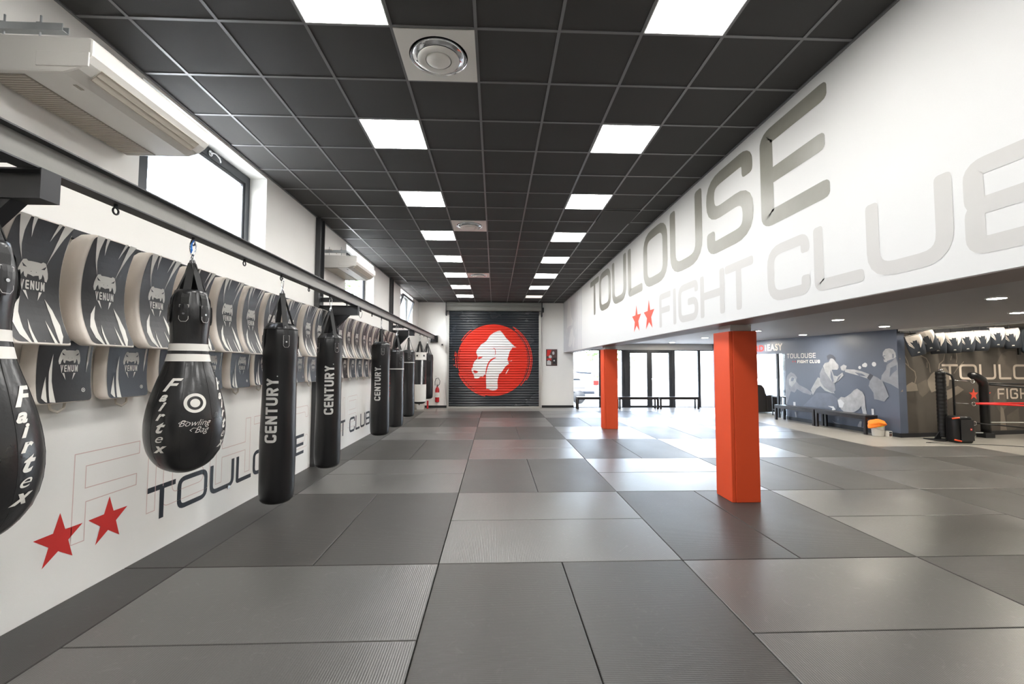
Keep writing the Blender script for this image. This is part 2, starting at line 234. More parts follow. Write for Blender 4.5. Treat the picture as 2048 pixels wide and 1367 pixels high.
def tube(bm, pts, r, seg=8, mi=0, closed=False, flat=1.0, updir=None):
    pts = [Vector(p) for p in pts]; n = len(pts); rings = []
    prev = None
    for i, p in enumerate(pts):
        if closed: d = pts[(i+1) % n] - pts[i-1]
        else: d = pts[min(i+1, n-1)] - pts[max(i-1, 0)]
        d = d.normalized()
        if updir is not None: s = d.cross(Vector(updir)).normalized(); u = s.cross(d).normalized()
        elif prev is None: s, u = frame_of(d)
        else:
            s = (prev - d * prev.dot(d)).normalized(); u = s.cross(d).normalized()
        prev = s
        rr = r[i] if isinstance(r, (list, tuple)) else r
        rings.append([bm.verts.new(p + s*math.cos(2*PI*k/seg)*rr + u*math.sin(2*PI*k/seg)*rr*flat) for k in range(seg)])
    m = n if closed else n-1
    for i in range(m):
        a, b = rings[i], rings[(i+1) % n]
        for k in range(seg):
            f = bm.faces.new((a[k], a[(k+1) % seg], b[(k+1) % seg], b[k])); f.material_index = mi; f.smooth = True
    if not closed:
        bm.faces.new(rings[0][::-1]).material_index = mi; bm.faces.new(rings[-1]).material_index = mi
    return bm
def lathe(bm, prof, seg=40, c=(0, 0, 0), mi=0, axis='Z', cap=True):
    # prof: list of (r, h)
    c = Vector(c); rings = []
    for r, h in prof:
        ring = []
        for k in range(seg):
            a = 2*PI*k/seg
            p = (r*math.cos(a), r*math.sin(a), h)
            if axis == 'Y': p = (p[0], p[2], p[1])
            if axis == 'X': p = (p[2], p[0], p[1])
            ring.append(bm.verts.new(c + Vector(p)))
        rings.append(ring)
    for a, b in zip(rings, rings[1:]):
        for k in range(seg):
            f = bm.faces.new((a[k], a[(k+1) % seg], b[(k+1) % seg], b[k])); f.material_index = mi; f.smooth = True
    if cap:
        for rg in (rings[0], rings[-1]):
            try: bm.faces.new(rg).material_index = mi
            except ValueError: pass
    return bm
def prism(bm, poly, axis, a0, a1, mi=0):
    # poly of 2D points extruded along axis between a0 and a1. axis 'X': (y,z); 'Y': (x,z); 'Z': (x,y)
    def P(p, a): return {'X': (a, p[0], p[1]), 'Y': (p[0], a, p[1]), 'Z': (p[0], p[1], a)}[axis]
    lo = [bm.verts.new(P(p, a0)) for p in poly]; hi = [bm.verts.new(P(p, a1)) for p in poly]; n = len(poly)
    bm.faces.new(lo).material_index = mi; bm.faces.new(hi[::-1]).material_index = mi
    for i in range(n):
        bm.faces.new((lo[i], hi[i], hi[(i+1) % n], lo[(i+1) % n])).material_index = mi
    return bm
def circ(cx, cy, r, n=48, a0=0, a1=2*PI, ry=None):
    e = abs(a1-a0-2*PI) < 1e-6
    return [(cx+r*math.cos(a0+(a1-a0)*k/(n if e else n-1)), cy+(ry or r)*math.sin(a0+(a1-a0)*k/(n if e else n-1))) for k in range(n)]

# ---- flat artwork: polygons in 2D (u, v), laid onto a surface by a mapping function
LAYER = 0.0012
class Art:
    def __init__(s): s.bm = NB(); s.k = 0.0
    def poly(s, pts, holes=(), mi=0, layer=0):
        s.k += .012; layer += s.k
        loops = [[Vector((p[0], p[1], 0)) for p in L] for L in [pts, *holes]]
        flat = [p for L in loops for p in L]
        vs = [s.bm.verts.new((p.x, p.y, layer)) for p in flat]
        for t in tessellate_polygon(loops):
            if len(set(t)) == 3:
                try: s.bm.faces.new([vs[i] for i in t]).material_index = mi
                except ValueError: pass
    def ribbon(s, pts, w, closed=False, mi=0, layer=0, rounded=False, sy=1.0, off=(0, 0)):
        # centre line pts in a space whose v is later scaled by sy
        P = [Vector(p) for p in pts]; n = len(P); hw = [w/2]*n; s.k += .012; layer += s.k
        if rounded and not closed and n >= 2:
            e = w*.36
            def ends(a, b):
                d = (b-a).normalized(); return [a, a+d*e*.12, a+d*e*.4, a+d*e]
            h = [w*.24, w*.36, w*.46, w*.5]
            A = ends(P[0], P[1]); Z = ends(P[-1], P[-2])
            P = A + P[1:-1] + Z[::-1]; hw = h + hw[1:-1] + h[::-1]; n = len(P)
        L, R = [], []
        for i in range(n):
            if closed: d0 = (P[i]-P[i-1]); d1 = (P[(i+1) % n]-P[i])
            else: d0 = P[i]-P[max(i-1, 0)]; d1 = P[min(i+1, n-1)]-P[i]
            if d0.length < 1e-9: d0 = d1
            if d1.length < 1e-9: d1 = d0
            d0.normalize(); d1.normalize()
            t = (d0+d1); t = t.normalized() if t.length > 1e-6 else d0
            nn = Vector((-t.y, t.x)); k = hw[i]/max(.35, nn.dot(Vector((-d0.y, d0.x))))
            L.append(P[i]+nn*k); R.append(P[i]-nn*k)
        mk = lambda q: s.bm.verts.new((q.x+off[0], q.y*sy+off[1], layer))
        Lv = [mk(q) for q in L]; Rv = [mk(q) for q in R]
        for i in range(n if closed else n-1):
            j = (i+1) % n
            s.bm.faces.new((Lv[i], Rv[i], Rv[j], Lv[j])).material_index = mi
    def word(s, text, x, y, w, h, tx, ty=None, mi=0, layer=0, gap=None, rounded=False, outline=0, widths=None):
        # letters fill the box x..x+w; widths: optional explicit (x0, x1) for each letter
        ty = ty or tx; sy = ty/tx; H = h/sy
        rel = {'I': 0, ' ': .35, 'T': .92, 'L': .85, 'F': .85, 'E': .88}
        if gap is None: gap = .16*h
        if widths is None:
            tot = sum(rel.get(c, 1.0) for c in text); fixed = sum(tx for c in text if c == 'I') + gap*(len(text)-1)
            k = (w-fixed)/tot; widths = []; cx = x
            for c in text:
                ww = tx if c == 'I' else k*rel.get(c, 1.0); widths.append((cx, cx+ww)); cx += ww+gap
        for c, (a, b) in zip(text, widths):
            for q, (pts, closed) in enumerate(glyph(c, b-a, H, tx)):
                s.ribbon(pts, tx, closed, mi, layer+.12*q, rounded, sy, (a, y))
    def cut(s, axis, step):
        k = 0 if axis == 'u' else 1
        if not s.bm.verts: return
        lo = min(v.co[k] for v in s.bm.verts); hi = max(v.co[k] for v in s.bm.verts)
        x = math.floor(lo/step)*step + step
        while x < hi:
            co = [0, 0, 0]; no = [0, 0, 0]; co[k] = x; no[k] = 1
            bmesh.ops.bisect_plane(s.bm, geom=s.bm.verts[:]+s.bm.edges[:]+s.bm.faces[:], dist=1e-6, plane_co=co, plane_no=no); x += step
    def lay(s, f):
        for v in s.bm.verts: v.co = Vector(f(v.co.x, v.co.y, v.co.z*LAYER))
        return s.bm
    def transform(s, f):
        for v in s.bm.verts:
            q = f(v.co.x, v.co.y); v.co.x, v.co.y = q

def rr(pts, r, closed=False, n=5):
    # round the corners of a polyline
    P = [Vector(p) for p in pts]; out = []; m = len(P)
    for i, p in enumerate(P):
        if not closed and i in (0, m-1): out.append(p); continue
        a = P[i-1]; b = P[(i+1) % m]; da = (a-p); db = (b-p)
        q = min(r, da.length*.49, db.length*.49); A = p+da.normalized()*q; Bb = p+db.normalized()*q
        for k in range(n+1):
            t = k/n; out.append(A*(1-t)**2 + p*2*t*(1-t) + Bb*t*t)
    return out
def glyph(c, w, H, t):
    h = t/2; r = t*1.5; x0, x1, y0, y1 = h, w-h, h, H-h; m = H*.5
    g = {
     'T': [([(0, y1), (w, y1)], 0), ([(w/2, y1), (w/2, 0)], 0)],
     'O': [(rr([(x0, y0), (x1, y0), (x1, y1), (x0, y1)], r, True), 1)],
     'U': [(rr([(x0, H), (x0, y0), (x1, y0), (x1, H)], r), 0)],
     'L': [(rr([(x0, H), (x0, y0), (w, y0)], t*.35), 0)],
     'S': [(rr([(x1, H*.70), (x1, y1), (x0, y1), (x0, m), (x1, m), (x1, y0), (x0, y0), (x0, H*.30)], r*.8), 0)],
     'E': [(rr([(w, y1), (x0, y1), (x0, y0), (w, y0)], t*.35), 0), ([(x0, m), (w*.96, m)], 0)],
     'F': [(rr([(w, y1), (x0, y1), (x0, 0)], t*.35), 0), ([(x0, m), (w*.92, m)], 0)],
     'I': [([(w/2, 0), (w/2, H)], 0)],
     'G': [(rr([(x1, H*.70), (x1, y1), (x0, y1), (x0, y0), (x1, y0), (x1, m), (w*.5, m)], r*.8), 0)],
     'H': [([(x0, 0), (x0, H)], 0), ([(x1, 0), (x1, H)], 0), ([(x0, m), (x1, m)], 0)],
     'C': [(rr([(x1, H*.68), (x1, y1), (x0, y1), (x0, y0), (x1, y0), (x1, H*.32)], r), 0)],
     'B': [(rr([(x0, y0), (x1, y0), (x1, m), (x0, m)], t*.6, True), 1), (rr([(x0, m), (x1*.96, m), (x1*.96, y1), (x0, y1)], t*.6, True), 1)],
     'N': [([(x0, 0), (x0, H)], 0), ([(x1, 0), (x1, H)], 0), ([(x0, H-h), (x1, h)], 0)],
     'M': [([(x0, 0), (x0, H)], 0), ([(x1, 0), (x1, H)], 0), ([(x0, H-h), (w/2, H*.35), (x1, H-h)], 0)],
     'R': [([(x0, 0), (x0, H)], 0), (rr([(x0, y1), (x1, y1), (x1, m), (x0, m)], t*.8, False), 0), ([(w*.5, m), (x1, 0)], 0)],
     'Y': [([(x0, H), (w/2, m), (x1, H)], 0), ([(w/2, m), (w/2, 0)], 0)],
     'V': [([(x0, H), (w/2, h*.6), (x1, H)], 0)],
     'A': [([(x0, 0), (w/2, H-h*.4), (x1, 0)], 0), ([(w*.25, H*.3), (w*.75, H*.3)], 0)],
     'D': [(rr([(x0, y0), (x1, y0), (x1, y1), (x0, y1)], t, True), 1)],
     'P': [([(x0, 0), (x0, H)], 0), (rr([(x0, y1), (x1, y1), (x1, m), (x0, m)], t*.8, False), 0)],
     ' ': [],
    }[c]
    return [([Vector(p) for p in a], bool(b)) for a, b in g]
def star(cx, cy, r, rot=0.0):
    return [(cx+(r if k % 2 == 0 else r*.40)*math.sin(rot+PI*k/5), cy+(r if k % 2 == 0 else r*.40)*math.cos(rot+PI*k/5)) for k in range(10)]
def font_mesh(art, text, size, at, mi=0, layer=0, shear=0.0, bold=0.0, spacing=1.0, sx=1.0, center=True, rot=0.0):
    cu = bpy.data.curves.new('txt', 'FONT'); cu.body = text; cu.size = size; cu.shear = shear; cu.offset = bold; cu.space_character = spacing
    if center: cu.align_x = 'CENTER'; cu.align_y = 'CENTER'
    cu.fill_mode = 'FRONT'
    o = bpy.data.objects.new('txt', cu); COL.objects.link(o)
    dg = bpy.context.evaluated_depsgraph_get(); me = o.evaluated_get(dg).to_mesh()
    c, s_ = math.cos(rot), math.sin(rot)
    vs = []
    for v in me.vertices:
        x, y = v.co.x*sx, v.co.y
        vs.append(art.bm.verts.new((at[0]+x*c-y*s_, at[1]+x*s_+y*c, layer)))
    vset = set(vs)
    for p in me.polygons:
        try: art.bm.faces.new([vs[i] for i in p.vertices]).material_index = mi
        except ValueError: pass
    bmesh.ops.triangulate(art.bm, faces=[f for f in art.bm.faces if len(f.verts) > 3 and f.verts[0] in vset])
    o.evaluated_get(dg).to_mesh_clear(); bpy.data.objects.remove(o); bpy.data.curves.remove(cu)
ORD = ['first', 'second', 'third', 'fourth', 'fifth', 'sixth', 'seventh', 'eighth', 'ninth', 'tenth', 'eleventh', 'twelfth']
# ================================================================= ROOM SHELL
LX, RX, FY, CZ = -2.91, 2.64, 16.97, 4.0     # left wall, bulkhead, far wall, ceiling
BY = -4.5                                     # wall behind the camera
LZ = 2.44                                     # low ceiling of the right-hand area
EX = 14.5
GX0, GY0 = -.1467, 3.0555                     # ceiling grid origin
FX0, FY0 = -.447, 3.693                       # mat grid origin
NF = (8.47, 16.97); CA = (9.14, 9.75)         # mural wall far end / corner
dmu = Vector((8.81-9.14, 13.3-9.75)).normalized()
def MU(u, v, w): # mural wall surface: u metres from the corner away from the camera, v height, w off the wall
    return (CA[0]+dmu.x*u - dmu.y*(w+.002), CA[1]+dmu.y*u + dmu.x*(w+.002), v)
drw = Vector((3.5, .48)).normalized()
def RW(u, v, w):
    return (CA[0]+drw.x*u + drw.y*(w+.002), CA[1]+drw.y*u - drw.x*(w+.002), v)

struct('floor', B(LX-.3, EX, BY-.3, FY+.1, -.2, -.04), M['sub'])
# left wall with three high windows
WIN = [(3.66, 5.66), (8.69, 10.69), (13.72, 15.72)]; WZ0, WZ1 = 2.92, 3.96
bm = NB(); wx0 = LX-.32
box(bm, wx0, LX, BY, FY+.2, -.04, WZ0); box(bm, wx0, LX, BY, FY+.2, WZ1, CZ)
ys = [BY] + [v for w in WIN for v in w] + [FY+.2]
for a, b in zip(ys[::2], ys[1::2]): box(bm, wx0, LX, a, b, WZ0, WZ1)
struct('wall_left', bm, M['white'])
# far wall: solid up to the glazed front; header above it
bm = NB(); box(bm, LX, 3.02, FY, FY+.25, -.04, CZ); box(bm, 3.02, EX, FY, FY+.25, 2.21, CZ)
struct('wall_far', bm, M['white'])
struct('wall_back', B(LX, EX, BY-.25, BY, -.04, CZ), M['white'])
struct('wall_east', B(EX, EX+.2, BY, FY+.25, -.04, CZ), M['white'])
# bulkhead dividing high hall and low area
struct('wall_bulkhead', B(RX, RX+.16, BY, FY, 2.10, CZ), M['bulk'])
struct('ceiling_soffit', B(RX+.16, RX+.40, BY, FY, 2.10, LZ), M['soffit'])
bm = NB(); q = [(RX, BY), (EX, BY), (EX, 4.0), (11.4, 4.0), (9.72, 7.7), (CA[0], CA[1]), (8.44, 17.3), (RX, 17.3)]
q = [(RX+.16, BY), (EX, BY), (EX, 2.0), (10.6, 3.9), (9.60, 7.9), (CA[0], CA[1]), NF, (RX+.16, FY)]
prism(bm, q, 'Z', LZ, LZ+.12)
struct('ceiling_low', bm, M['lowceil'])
# soffit underside colour strip
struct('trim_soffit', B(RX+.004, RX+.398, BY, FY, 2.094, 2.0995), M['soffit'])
bm = NB(); prism(bm, [(RX+.16, BY), (EX, BY), (EX, FY), (RX+.16, FY)], 'Z', CZ-.7, CZ-.6)
struct('ceiling_upper_slab', bm, M['lowceil'])
# pale cornice along the edge of the low ceiling above the ring corner
bm = NB(); a, b = Vector((CA[0]+.02, CA[1]-.02)), Vector((9.60, 7.9)); c = Vector((10.6, 3.9))
for p0, p1 in ((a, b), (b, c)):
    d = (p1-p0).normalized(); nn = Vector((-d.y, d.x))
    prism(bm, [tuple(p0), tuple(p1), tuple(p1+nn*.10), tuple(p0+nn*.10)], 'Z', LZ-.05, LZ-.001)
struct('trim_cornice', bm, M['white'])
# black ceiling with tiles and rails
bm = NB(); box(bm, LX, RX, BY, FY, CZ, CZ+.15)
struct('ceiling', bm, M['tile'])
struct('ceiling_sky_blocker', B(LX-.6, EX+.6, BY-.6, FY+.9, CZ+.15, CZ+.4), M['screen'])  # unseen roof, added to keep sun and sky off the hall
bm = NB()
for k in range(-4, 5):
    x = GX0+.6*k
    if LX < x < RX: box(bm, x-.0115, x+.0115, BY, FY, CZ-.006, CZ-.0005)
j = -12
while GY0+.6*j < FY:
    y = GY0+.6*j
    xs = [LX]+[GX0+.6*k for k in range(-4, 5) if LX < GX0+.6*k < RX]+[RX]
    for a, b in zip(xs, xs[1:]): box(bm, a+.0115, b-.0115, y-.0115, y+.0115, CZ-.006, CZ-.0005)
    j += 1
box(bm, LX, LX+.02, BY, FY, CZ-.012, CZ-.0005); box(bm, RX-.02, RX, BY, FY, CZ-.012, CZ-.0005)
struct('trim_ceiling_rails', bm, M['grid'])
# one ceiling tile hanging ajar on the right, one opened near the last window
def tile_drop(ix, jy, ang, label):
    t = new_obj('ceiling_tile', B(-.285, .285, 0, .575, -.012, 0), M['tile'])
    t.location = (GX0+.6*ix+.3, GY0+.6*jy+.012, CZ-.008); t.rotation_euler = (ang*.3, 0, 0); return tag(t, label, 'ceiling tile')
tile_drop(3, 6, -.07, 'black ceiling tile hanging ajar beside the bulkhead, third light from camera')
tile_drop(-4, 16, -.10, 'black ceiling tile sagging open beside the tilted far window')
# mural wall: solid part, header over the opening, far pier
bm = NB()
def wallseg(u0, u1, z0, z1):
    p = [MU(u0, 0, -.002), MU(u1, 0, -.002), MU(u1, 0, -.2), MU(u0, 0, -.2)]
    prism(bm, [(x, y) for x, y, _ in p], 'Z', z0, z1)
UO0, UO1, HZ = 3.45, 6.9, 1.985
wallseg(0, UO0, -.04, LZ); wallseg(UO0, UO1, HZ, LZ); wallseg(UO1, 7.24, -.04, LZ)
struct('wall_mural', bm, M['mural'])
bm = NB(); p = [RW(.0, 0, -.002), RW(6.2, 0, -.002), RW(6.2, 0, -.2), RW(.21, 0, -.2)]
prism(bm, [(x, y) for x, y, _ in p], 'Z', -.04, 3.2)
struct('wall_ring_corner', bm, M['ring'])
bm = NB()
p = [RW(0, 0, .012), RW(6.2, 0, .012), RW(6.2, 0, -.001), RW(0, 0, -.001)]; prism(bm, [(x, y) for x, y, _ in p], 'Z', -.04, .09)
p = [MU(0, 0, .012), MU(UO0, 0, .012), MU(UO0, 0, -.001), MU(0, 0, -.001)]; prism(bm, [(x, y) for x, y, _ in p], 'Z', -.04, .09)
struct('baseboard_mural', bm, M['blackmetal'])
bm = NB(); box(bm, LX, -1.78, FY-.015, FY-.0005, -.04, .085); box(bm, 1.79, 3.02, FY-.015, FY-.0005, -.04, .085)
struct('baseboard_far', bm, M['blackmetal'])

# ---- windows in the left wall
def win_frame(bm, y0, y1, z0, z1, x, t=.06, d=.05):
    box(bm, x-d, x, y0, y1, z0, z0+t); box(bm, x-d, x, y0, y1, z1-t, z1)
    box(bm, x-d, x, y0, y0+t, z0+t, z1-t); box(bm, x-d, x, y1-t, y1, z0+t, z1-t)
for n, (a, b) in enumerate(WIN):
    w = bpy.data.objects.new('window_%d' % (n+1), None); COL.objects.link(w); w['kind'] = 'structure'
    bm = NB(); win_frame(bm, a+.001, b-.001, WZ0+.001, WZ1-.001, -3.12, .10 if n == 0 else .08)
    if n == 0: box(bm, -3.17, -3.12, a+.1, a+.36, WZ0+.1, WZ1-.1)
    new_obj('window_frame', bm, M['frame'], w)
    if n < 2:
        bm = NB(); win_frame(bm, a+.105, b-.105, WZ0+.105, WZ1-.105, -3.13, .035, .03); new_obj('sash', bm, M['frame'], w)
        new_obj('pane', B(-3.146, -3.142, a+.13, b-.13, WZ0+.13, WZ1-.13), M['glass'], w)
    else:
        s = bpy.data.objects.new('sash_pivot', None); COL.objects.link(s); s.parent = w; s.location = (-3.09, 0, WZ0+.12); s.rotation_euler = (0, math.radians(17), 0)
        bm = NB(); h = WZ1-WZ0-.22
        for p in ((a+.1, b-.1, 0, .06), (a+.1, b-.1, h-.06, h), (a+.1, a+.16, .06, h-.06), (b-.16, b-.1, .06, h-.06)):
            box(bm, -.03, .03, p[0], p[1], p[2], p[3])
        new_obj('sash', bm, M['frame'], s); new_obj('pane', B(-.003, .003, a+.16, b-.16, .06, h-.06), M['glass'], s)
    bm = NB(); cy = (a+b)/2
    lathe(bm, [(.035, 0), (.035, .012), (.02, .02)], 20, (-3.119, cy+.2, WZ1-.055), axis='X')
    tube(bm, [(-3.10, cy+.2, WZ1-.05), (-3.08, cy+.24, WZ1-.045), (-3.07, cy+.30, WZ1-.07), (-3.08, cy+.33, WZ1-.10)], .008, 8)
    new_obj('window_handle', bm, M['chrome'], w, smooth=True)

# ---- steel posts of the left wall
for n, y in enumerate((2.27, 7.31, 12.35)):
    bm = NB(); box(bm, LX+.001, LX+.075, y-.10, y-.075, 0, CZ-.013); box(bm, LX+.001, LX+.035, y-.075, y+.085, 0, CZ-.013); box(bm, LX+.001, LX+.075, y+.085, y+.10, 0, CZ-.013)
    struct('trim_post_%d' % (n+1), bm, [M['postmetal']])

# ---- glazed front at the far end
def glass_bay(n, x0, x1):
    w = bpy.data.objects.new('window_%d' % n, None); COL.objects.link(w); w['kind'] = 'structure'
    bm = NB(); t = .028
    box(bm, x0, x1, FY+.05, FY+.11, 2.18, 2.209); box(bm, x0, x1, FY+.05, FY+.11, -.04, .015)
    box(bm, x1-.10, x1, FY+.03, FY+.12, .015, 2.18)
    new_obj('window_frame', bm, M['frame'], w); new_obj('pane', B(x0+.001, x1-.101, FY+.078, FY+.084, .016, 2.179), M['glass'], w)
glass_bay(4, 3.02, 4.11); glass_bay(5, 4.11, 4.999); 
glass_bay(6, 6.981, 7.99); glass_bay(7, 7.99, 9.05); glass_bay(8, 9.05, 10.2); glass_bay(9, 10.2, 11.4); glass_bay(10, 11.4, 14.4)
d = bpy.data.objects.new('door_1', None); COL.objects.link(d); d['kind'] = 'structure'
bm = NB(); box(bm, 5.0, 5.13, FY+.02, FY+.13, -.04, 2.209); box(bm, 6.85, 6.98, FY+.02, FY+.13, -.04, 2.209); box(bm, 5.13, 6.85, FY+.02, FY+.13, 2.17, 2.209)
new_obj('door_frame', bm, M['frame'], d)
for x0, x1, hx in ((5.132, 5.986, 5.92), (5.99, 6.848, 6.05)):
    bm = NB(); a = .098
    box(bm, x0, x0+a, FY+.04, FY+.10, -.035, 2.168); box(bm, x1-a, x1, FY+.04, FY+.10, -.035, 2.168)
    box(bm, x0+a, x1-a, FY+.04, FY+.10, -.035, .07); box(bm, x0+a, x1-a, FY+.04, FY+.10, 2.09, 2.168)
    lf = new_obj('door_leaf', bm, M['frame'], d)
    new_obj('pane', B(x0+a+.001, x1-a-.001, FY+.066, FY+.072, .071, 2.089), M['glass'], lf)
new_obj('door_handle', tube(NB(), [(6.045, FY+.04, 1.02), (6.045, FY-.01, 1.02), (6.045, FY-.01, 1.12), (6.045, FY+.04, 1.12)], .008), M['chrome'], d)
# partition glazing inside the opening of the mural wall
w = bpy.data.objects.new('window_11', None); COL.objects.link(w); w['kind'] = 'structure'
bm = NB()
def useg(bm, u0, u1, z0, z1, w0=-.13, w1=-.07):
    p = [MU(u0, 0, w0), MU(u1, 0, w0), MU(u1, 0, w1), MU(u0, 0, w1)]; prism(bm, [(x, y) for x, y, _ in p], 'Z', z0, z1)
useg(bm, 3.86, 3.93, -.04, HZ-.001); useg(bm, 3.452, 3.48, -.04, HZ-.001)
new_obj('window_frame', bm, M['frame'], w)
bm = NB(); useg(bm, 3.481, 3.859, 0, HZ-.002, -.103, -.097); new_obj('pane', bm, M['glass'], w)

# ================================================================= OUTDOORS
struct('ground_paving', B(-30, 40, FY+.25, 60, -.35, -.12), M['concrete'])
struct('ground_side', B(-40, LX-.35, -10, FY+.25, -.35, -.12), M['concrete'])
def bush(x, y, z0, h, r, label, n=150, trunk=True):
    t = thing('tree', label, 'tree', (x, y, -.12))
    if trunk: new_obj('trunk', tube(NB(), [(0, 0, 0), (.05, 0, z0*.6), (0, .05, z0+.3*h)], [.06, .05, .03], 8), M['brown'], t, smooth=True)
    bm = NB(); rnd = random.Random(int(x*10+y))
    for _ in range(n):
        a = rnd.uniform(0, 2*PI); b = math.acos(rnd.uniform(-1, 1)); q = rnd.uniform(.3, 1)**.5
        c = Vector((r*q*math.sin(b)*math.cos(a), r*q*math.sin(b)*math.sin(a), z0+h/2+h/2*q*math.cos(b)))
        s = rnd.uniform(.05, .12); d = Vector((rnd.uniform(-1, 1), rnd.uniform(-1, 1), rnd.uniform(-1, 1))).normalized(); s1, u1 = frame_of(d)
        bm.faces.new([bm.verts.new(c+v) for v in (s1*s, u1*s*.5, -s1*s, -u1*s*.5)])
    new_obj('foliage', bm, M['leaf'], t, smooth='flat')
bush(5.0, 22.5, 1.9, 1.3, .45, 'slim young tree outside, left of the glazed entrance doors')
bush(7.3, 24.5, 1.6, 1.6, .9, 'leafy branch of tree outside seen through the right entrance door', 200)
bush(5.9, 25.5, .0, 1.2, .9, 'low shrub outside seen through the left entrance door', 200, False)
bush(-5.25, 15.9, 2.6, 3.0, .75, 'green tree outside the high window behind the second air conditioner', 420)
# parked van and car beyond the glass
v = thing('parked_car', 'white hatchback parked outside, seen through glass left of the back red column', 'car', (.6, 20.0, -.12))
bm = NB(); prism(bm, [(0, .30), (4.0, .28), (4.10, .45), (4.08, .78), (4.02, .98), (3.78, 1.38), (3.3, 1.46), (1.7, 1.48), (.85, 1.02), (.1, .86), (-.05, .6)], 'Y', 0, 1.75)
new_obj('body', bm, M['carwhite'], v, bevel=.06)
bm = NB(); prism(bm, [(2.9, 1.06), (3.3, 1.06), (3.2, 1.13), (2.9, 1.13)], 'Y', -.010, .01); new_obj('side_window', bm, M['slat'], v)
new_obj('trim_strip', B(2.0, 3.5, -.012, .01, .70, .72), M['slat'], v)
new_obj('sill', B(.9, 3.9, -.014, .01, .44, .56), M['padblue'], v)
new_obj('tail_lamp', B(3.86, 4.10, -.03, .2, .84, 1.04), M['red'], v)
new_obj('spoiler', prism(NB(), [(2.9, 1.47), (3.80, 1.40), (3.72, 1.34), (3.2, 1.38)], 'Y', -.02, 1.77), M['padblue'], v)
for x in (.75, 3.2): new_obj('wheel', lathe(NB(), [(.0, 0), (.28, 0), (.31, .1), (.28, .2), (0, .2)], 28, (x, -.04, .31), axis='Y'), M['padblack'], v, smooth=True)

# ================================================================= FLOOR MATS
bm = NB(); box(bm, -.997, .997, -.497, .497, 0, .04)
mx = new_obj('floor_mat', bm, M['matx'], bevel=.006); bm = NB(); box(bm, -.997, .997, -.497, .497, 0, .04)
my = new_obj('floor_mat', bm, M['maty'], bevel=.006)
first = {0: True, 1: True}
def put_mat(long_y, x, y, label, dx=0):
    src = my if long_y else mx
    if first[long_y]: o = src; first[long_y] = False
    else: o = src.copy(); COL.objects.link(o)
    o.location = (x, y, -.04); o.rotation_euler = (0, 0, PI/2 if long_y else 0)
    tag(o, label, 'floor mat', 'floor mats laid in a basket weave')
for i in range(-1, 5):
    for j in range(-1, 6):
        if i == 4 and j > 2: continue
        bx, by = FX0+2*i, FY0+2*j; ly = (i+j) % 2 != 0
        for k in range(2):
            if i == 4 and j == 2 and k == 1: continue
            half = ('left', 'right')[k] if ly else ('near', 'far')[k]
            lab = '%s dark mat, %s one of pair, %s row, %s column from left wall' % ('lengthwise' if ly else 'crosswise', half, ORD[j+1], ORD[i+1])
            if i == 4 and j == 2:
                ly2 = 0; put_mat(0, bx+1, by+.5, lab); continue
            if ly: put_mat(1, bx+.5+k, by+1, lab)
            else: put_mat(0, bx+1, by+.5+k, lab)
em = None
for j in range(-1, 6):
    lab = 'narrow dark edge mat along left wall, %s from the camera' % ORD[j+1]
    if em is None:
        em = new_obj('edge_mat', B(LX+.002, FX0-2-.003, -.997, .997, 0, .04), M['matd'], bevel=.005); o = em
    else: o = em.copy(); COL.objects.link(o)
    o.location = (0, FY0+1+2*j, -.04); tag(o, lab, 'floor mat', 'narrow mats along the left wall')
bm = NB(); box(bm, LX+.002, 9.3, FY0+12.003, FY-.016, -.04, -.002); box(bm, FX0+8.003+0, 14.4, 8.697, FY0+12.0, -.04, -.004)
box(bm, FX0+10.004, EX, BY, 8.694, -.04, -.004); box(bm, LX+.002, FX0+10, BY, FY0-2.004, -.04, -.003); box(bm, 9.3, EX, FY0+12.003, FY, -.04, -.002)
struct('floor_border', bm, M['tan'])

# ================================================================= COLUMNS
for n, (x0, x1, y0, y1, lab) in enumerate([(2.785, 3.125, 5.18, 5.56, 'orange-red padded square column nearest the camera under the bulkhead'),
                              (2.765, 3.12, 11.2, 11.56, 'orange-red padded square column farther back, near the glazed front')]):
    t = thing('padded_column', lab, 'column', ((x0+x1)/2, (y0+y1)/2, 0)); hx, hy = (x1-x0)/2, (y1-y0)/2
    new_obj('post', B(-hx+.05, hx-.03, -hy+.06, hy-.05, .001, 2.093), M['bulk'], t)
    bm = NB(); box(bm, -hx, -hx+.045, -hy+.004, hy-.004, .001, 2.01); new_obj('side_pad', bm, M['orange'], t, bevel=.006)
    bm = NB(); box(bm, hx-.028, hx, -hy+.004, hy-.004, .001, 2.01); new_obj('side_pad', bm, M['orange'], t, bevel=.006)
    bm = NB(); box(bm, -hx+.048, hx, -hy-.0, -hy+.055, .001, 2.015); new_obj('front_pad', bm, M['orange'], t, bevel=.006)
    new_obj('back_pad', B(-hx+.048, hx-.03, hy-.045, hy, .001, 2.01), M['orange'], t, bevel=.006)

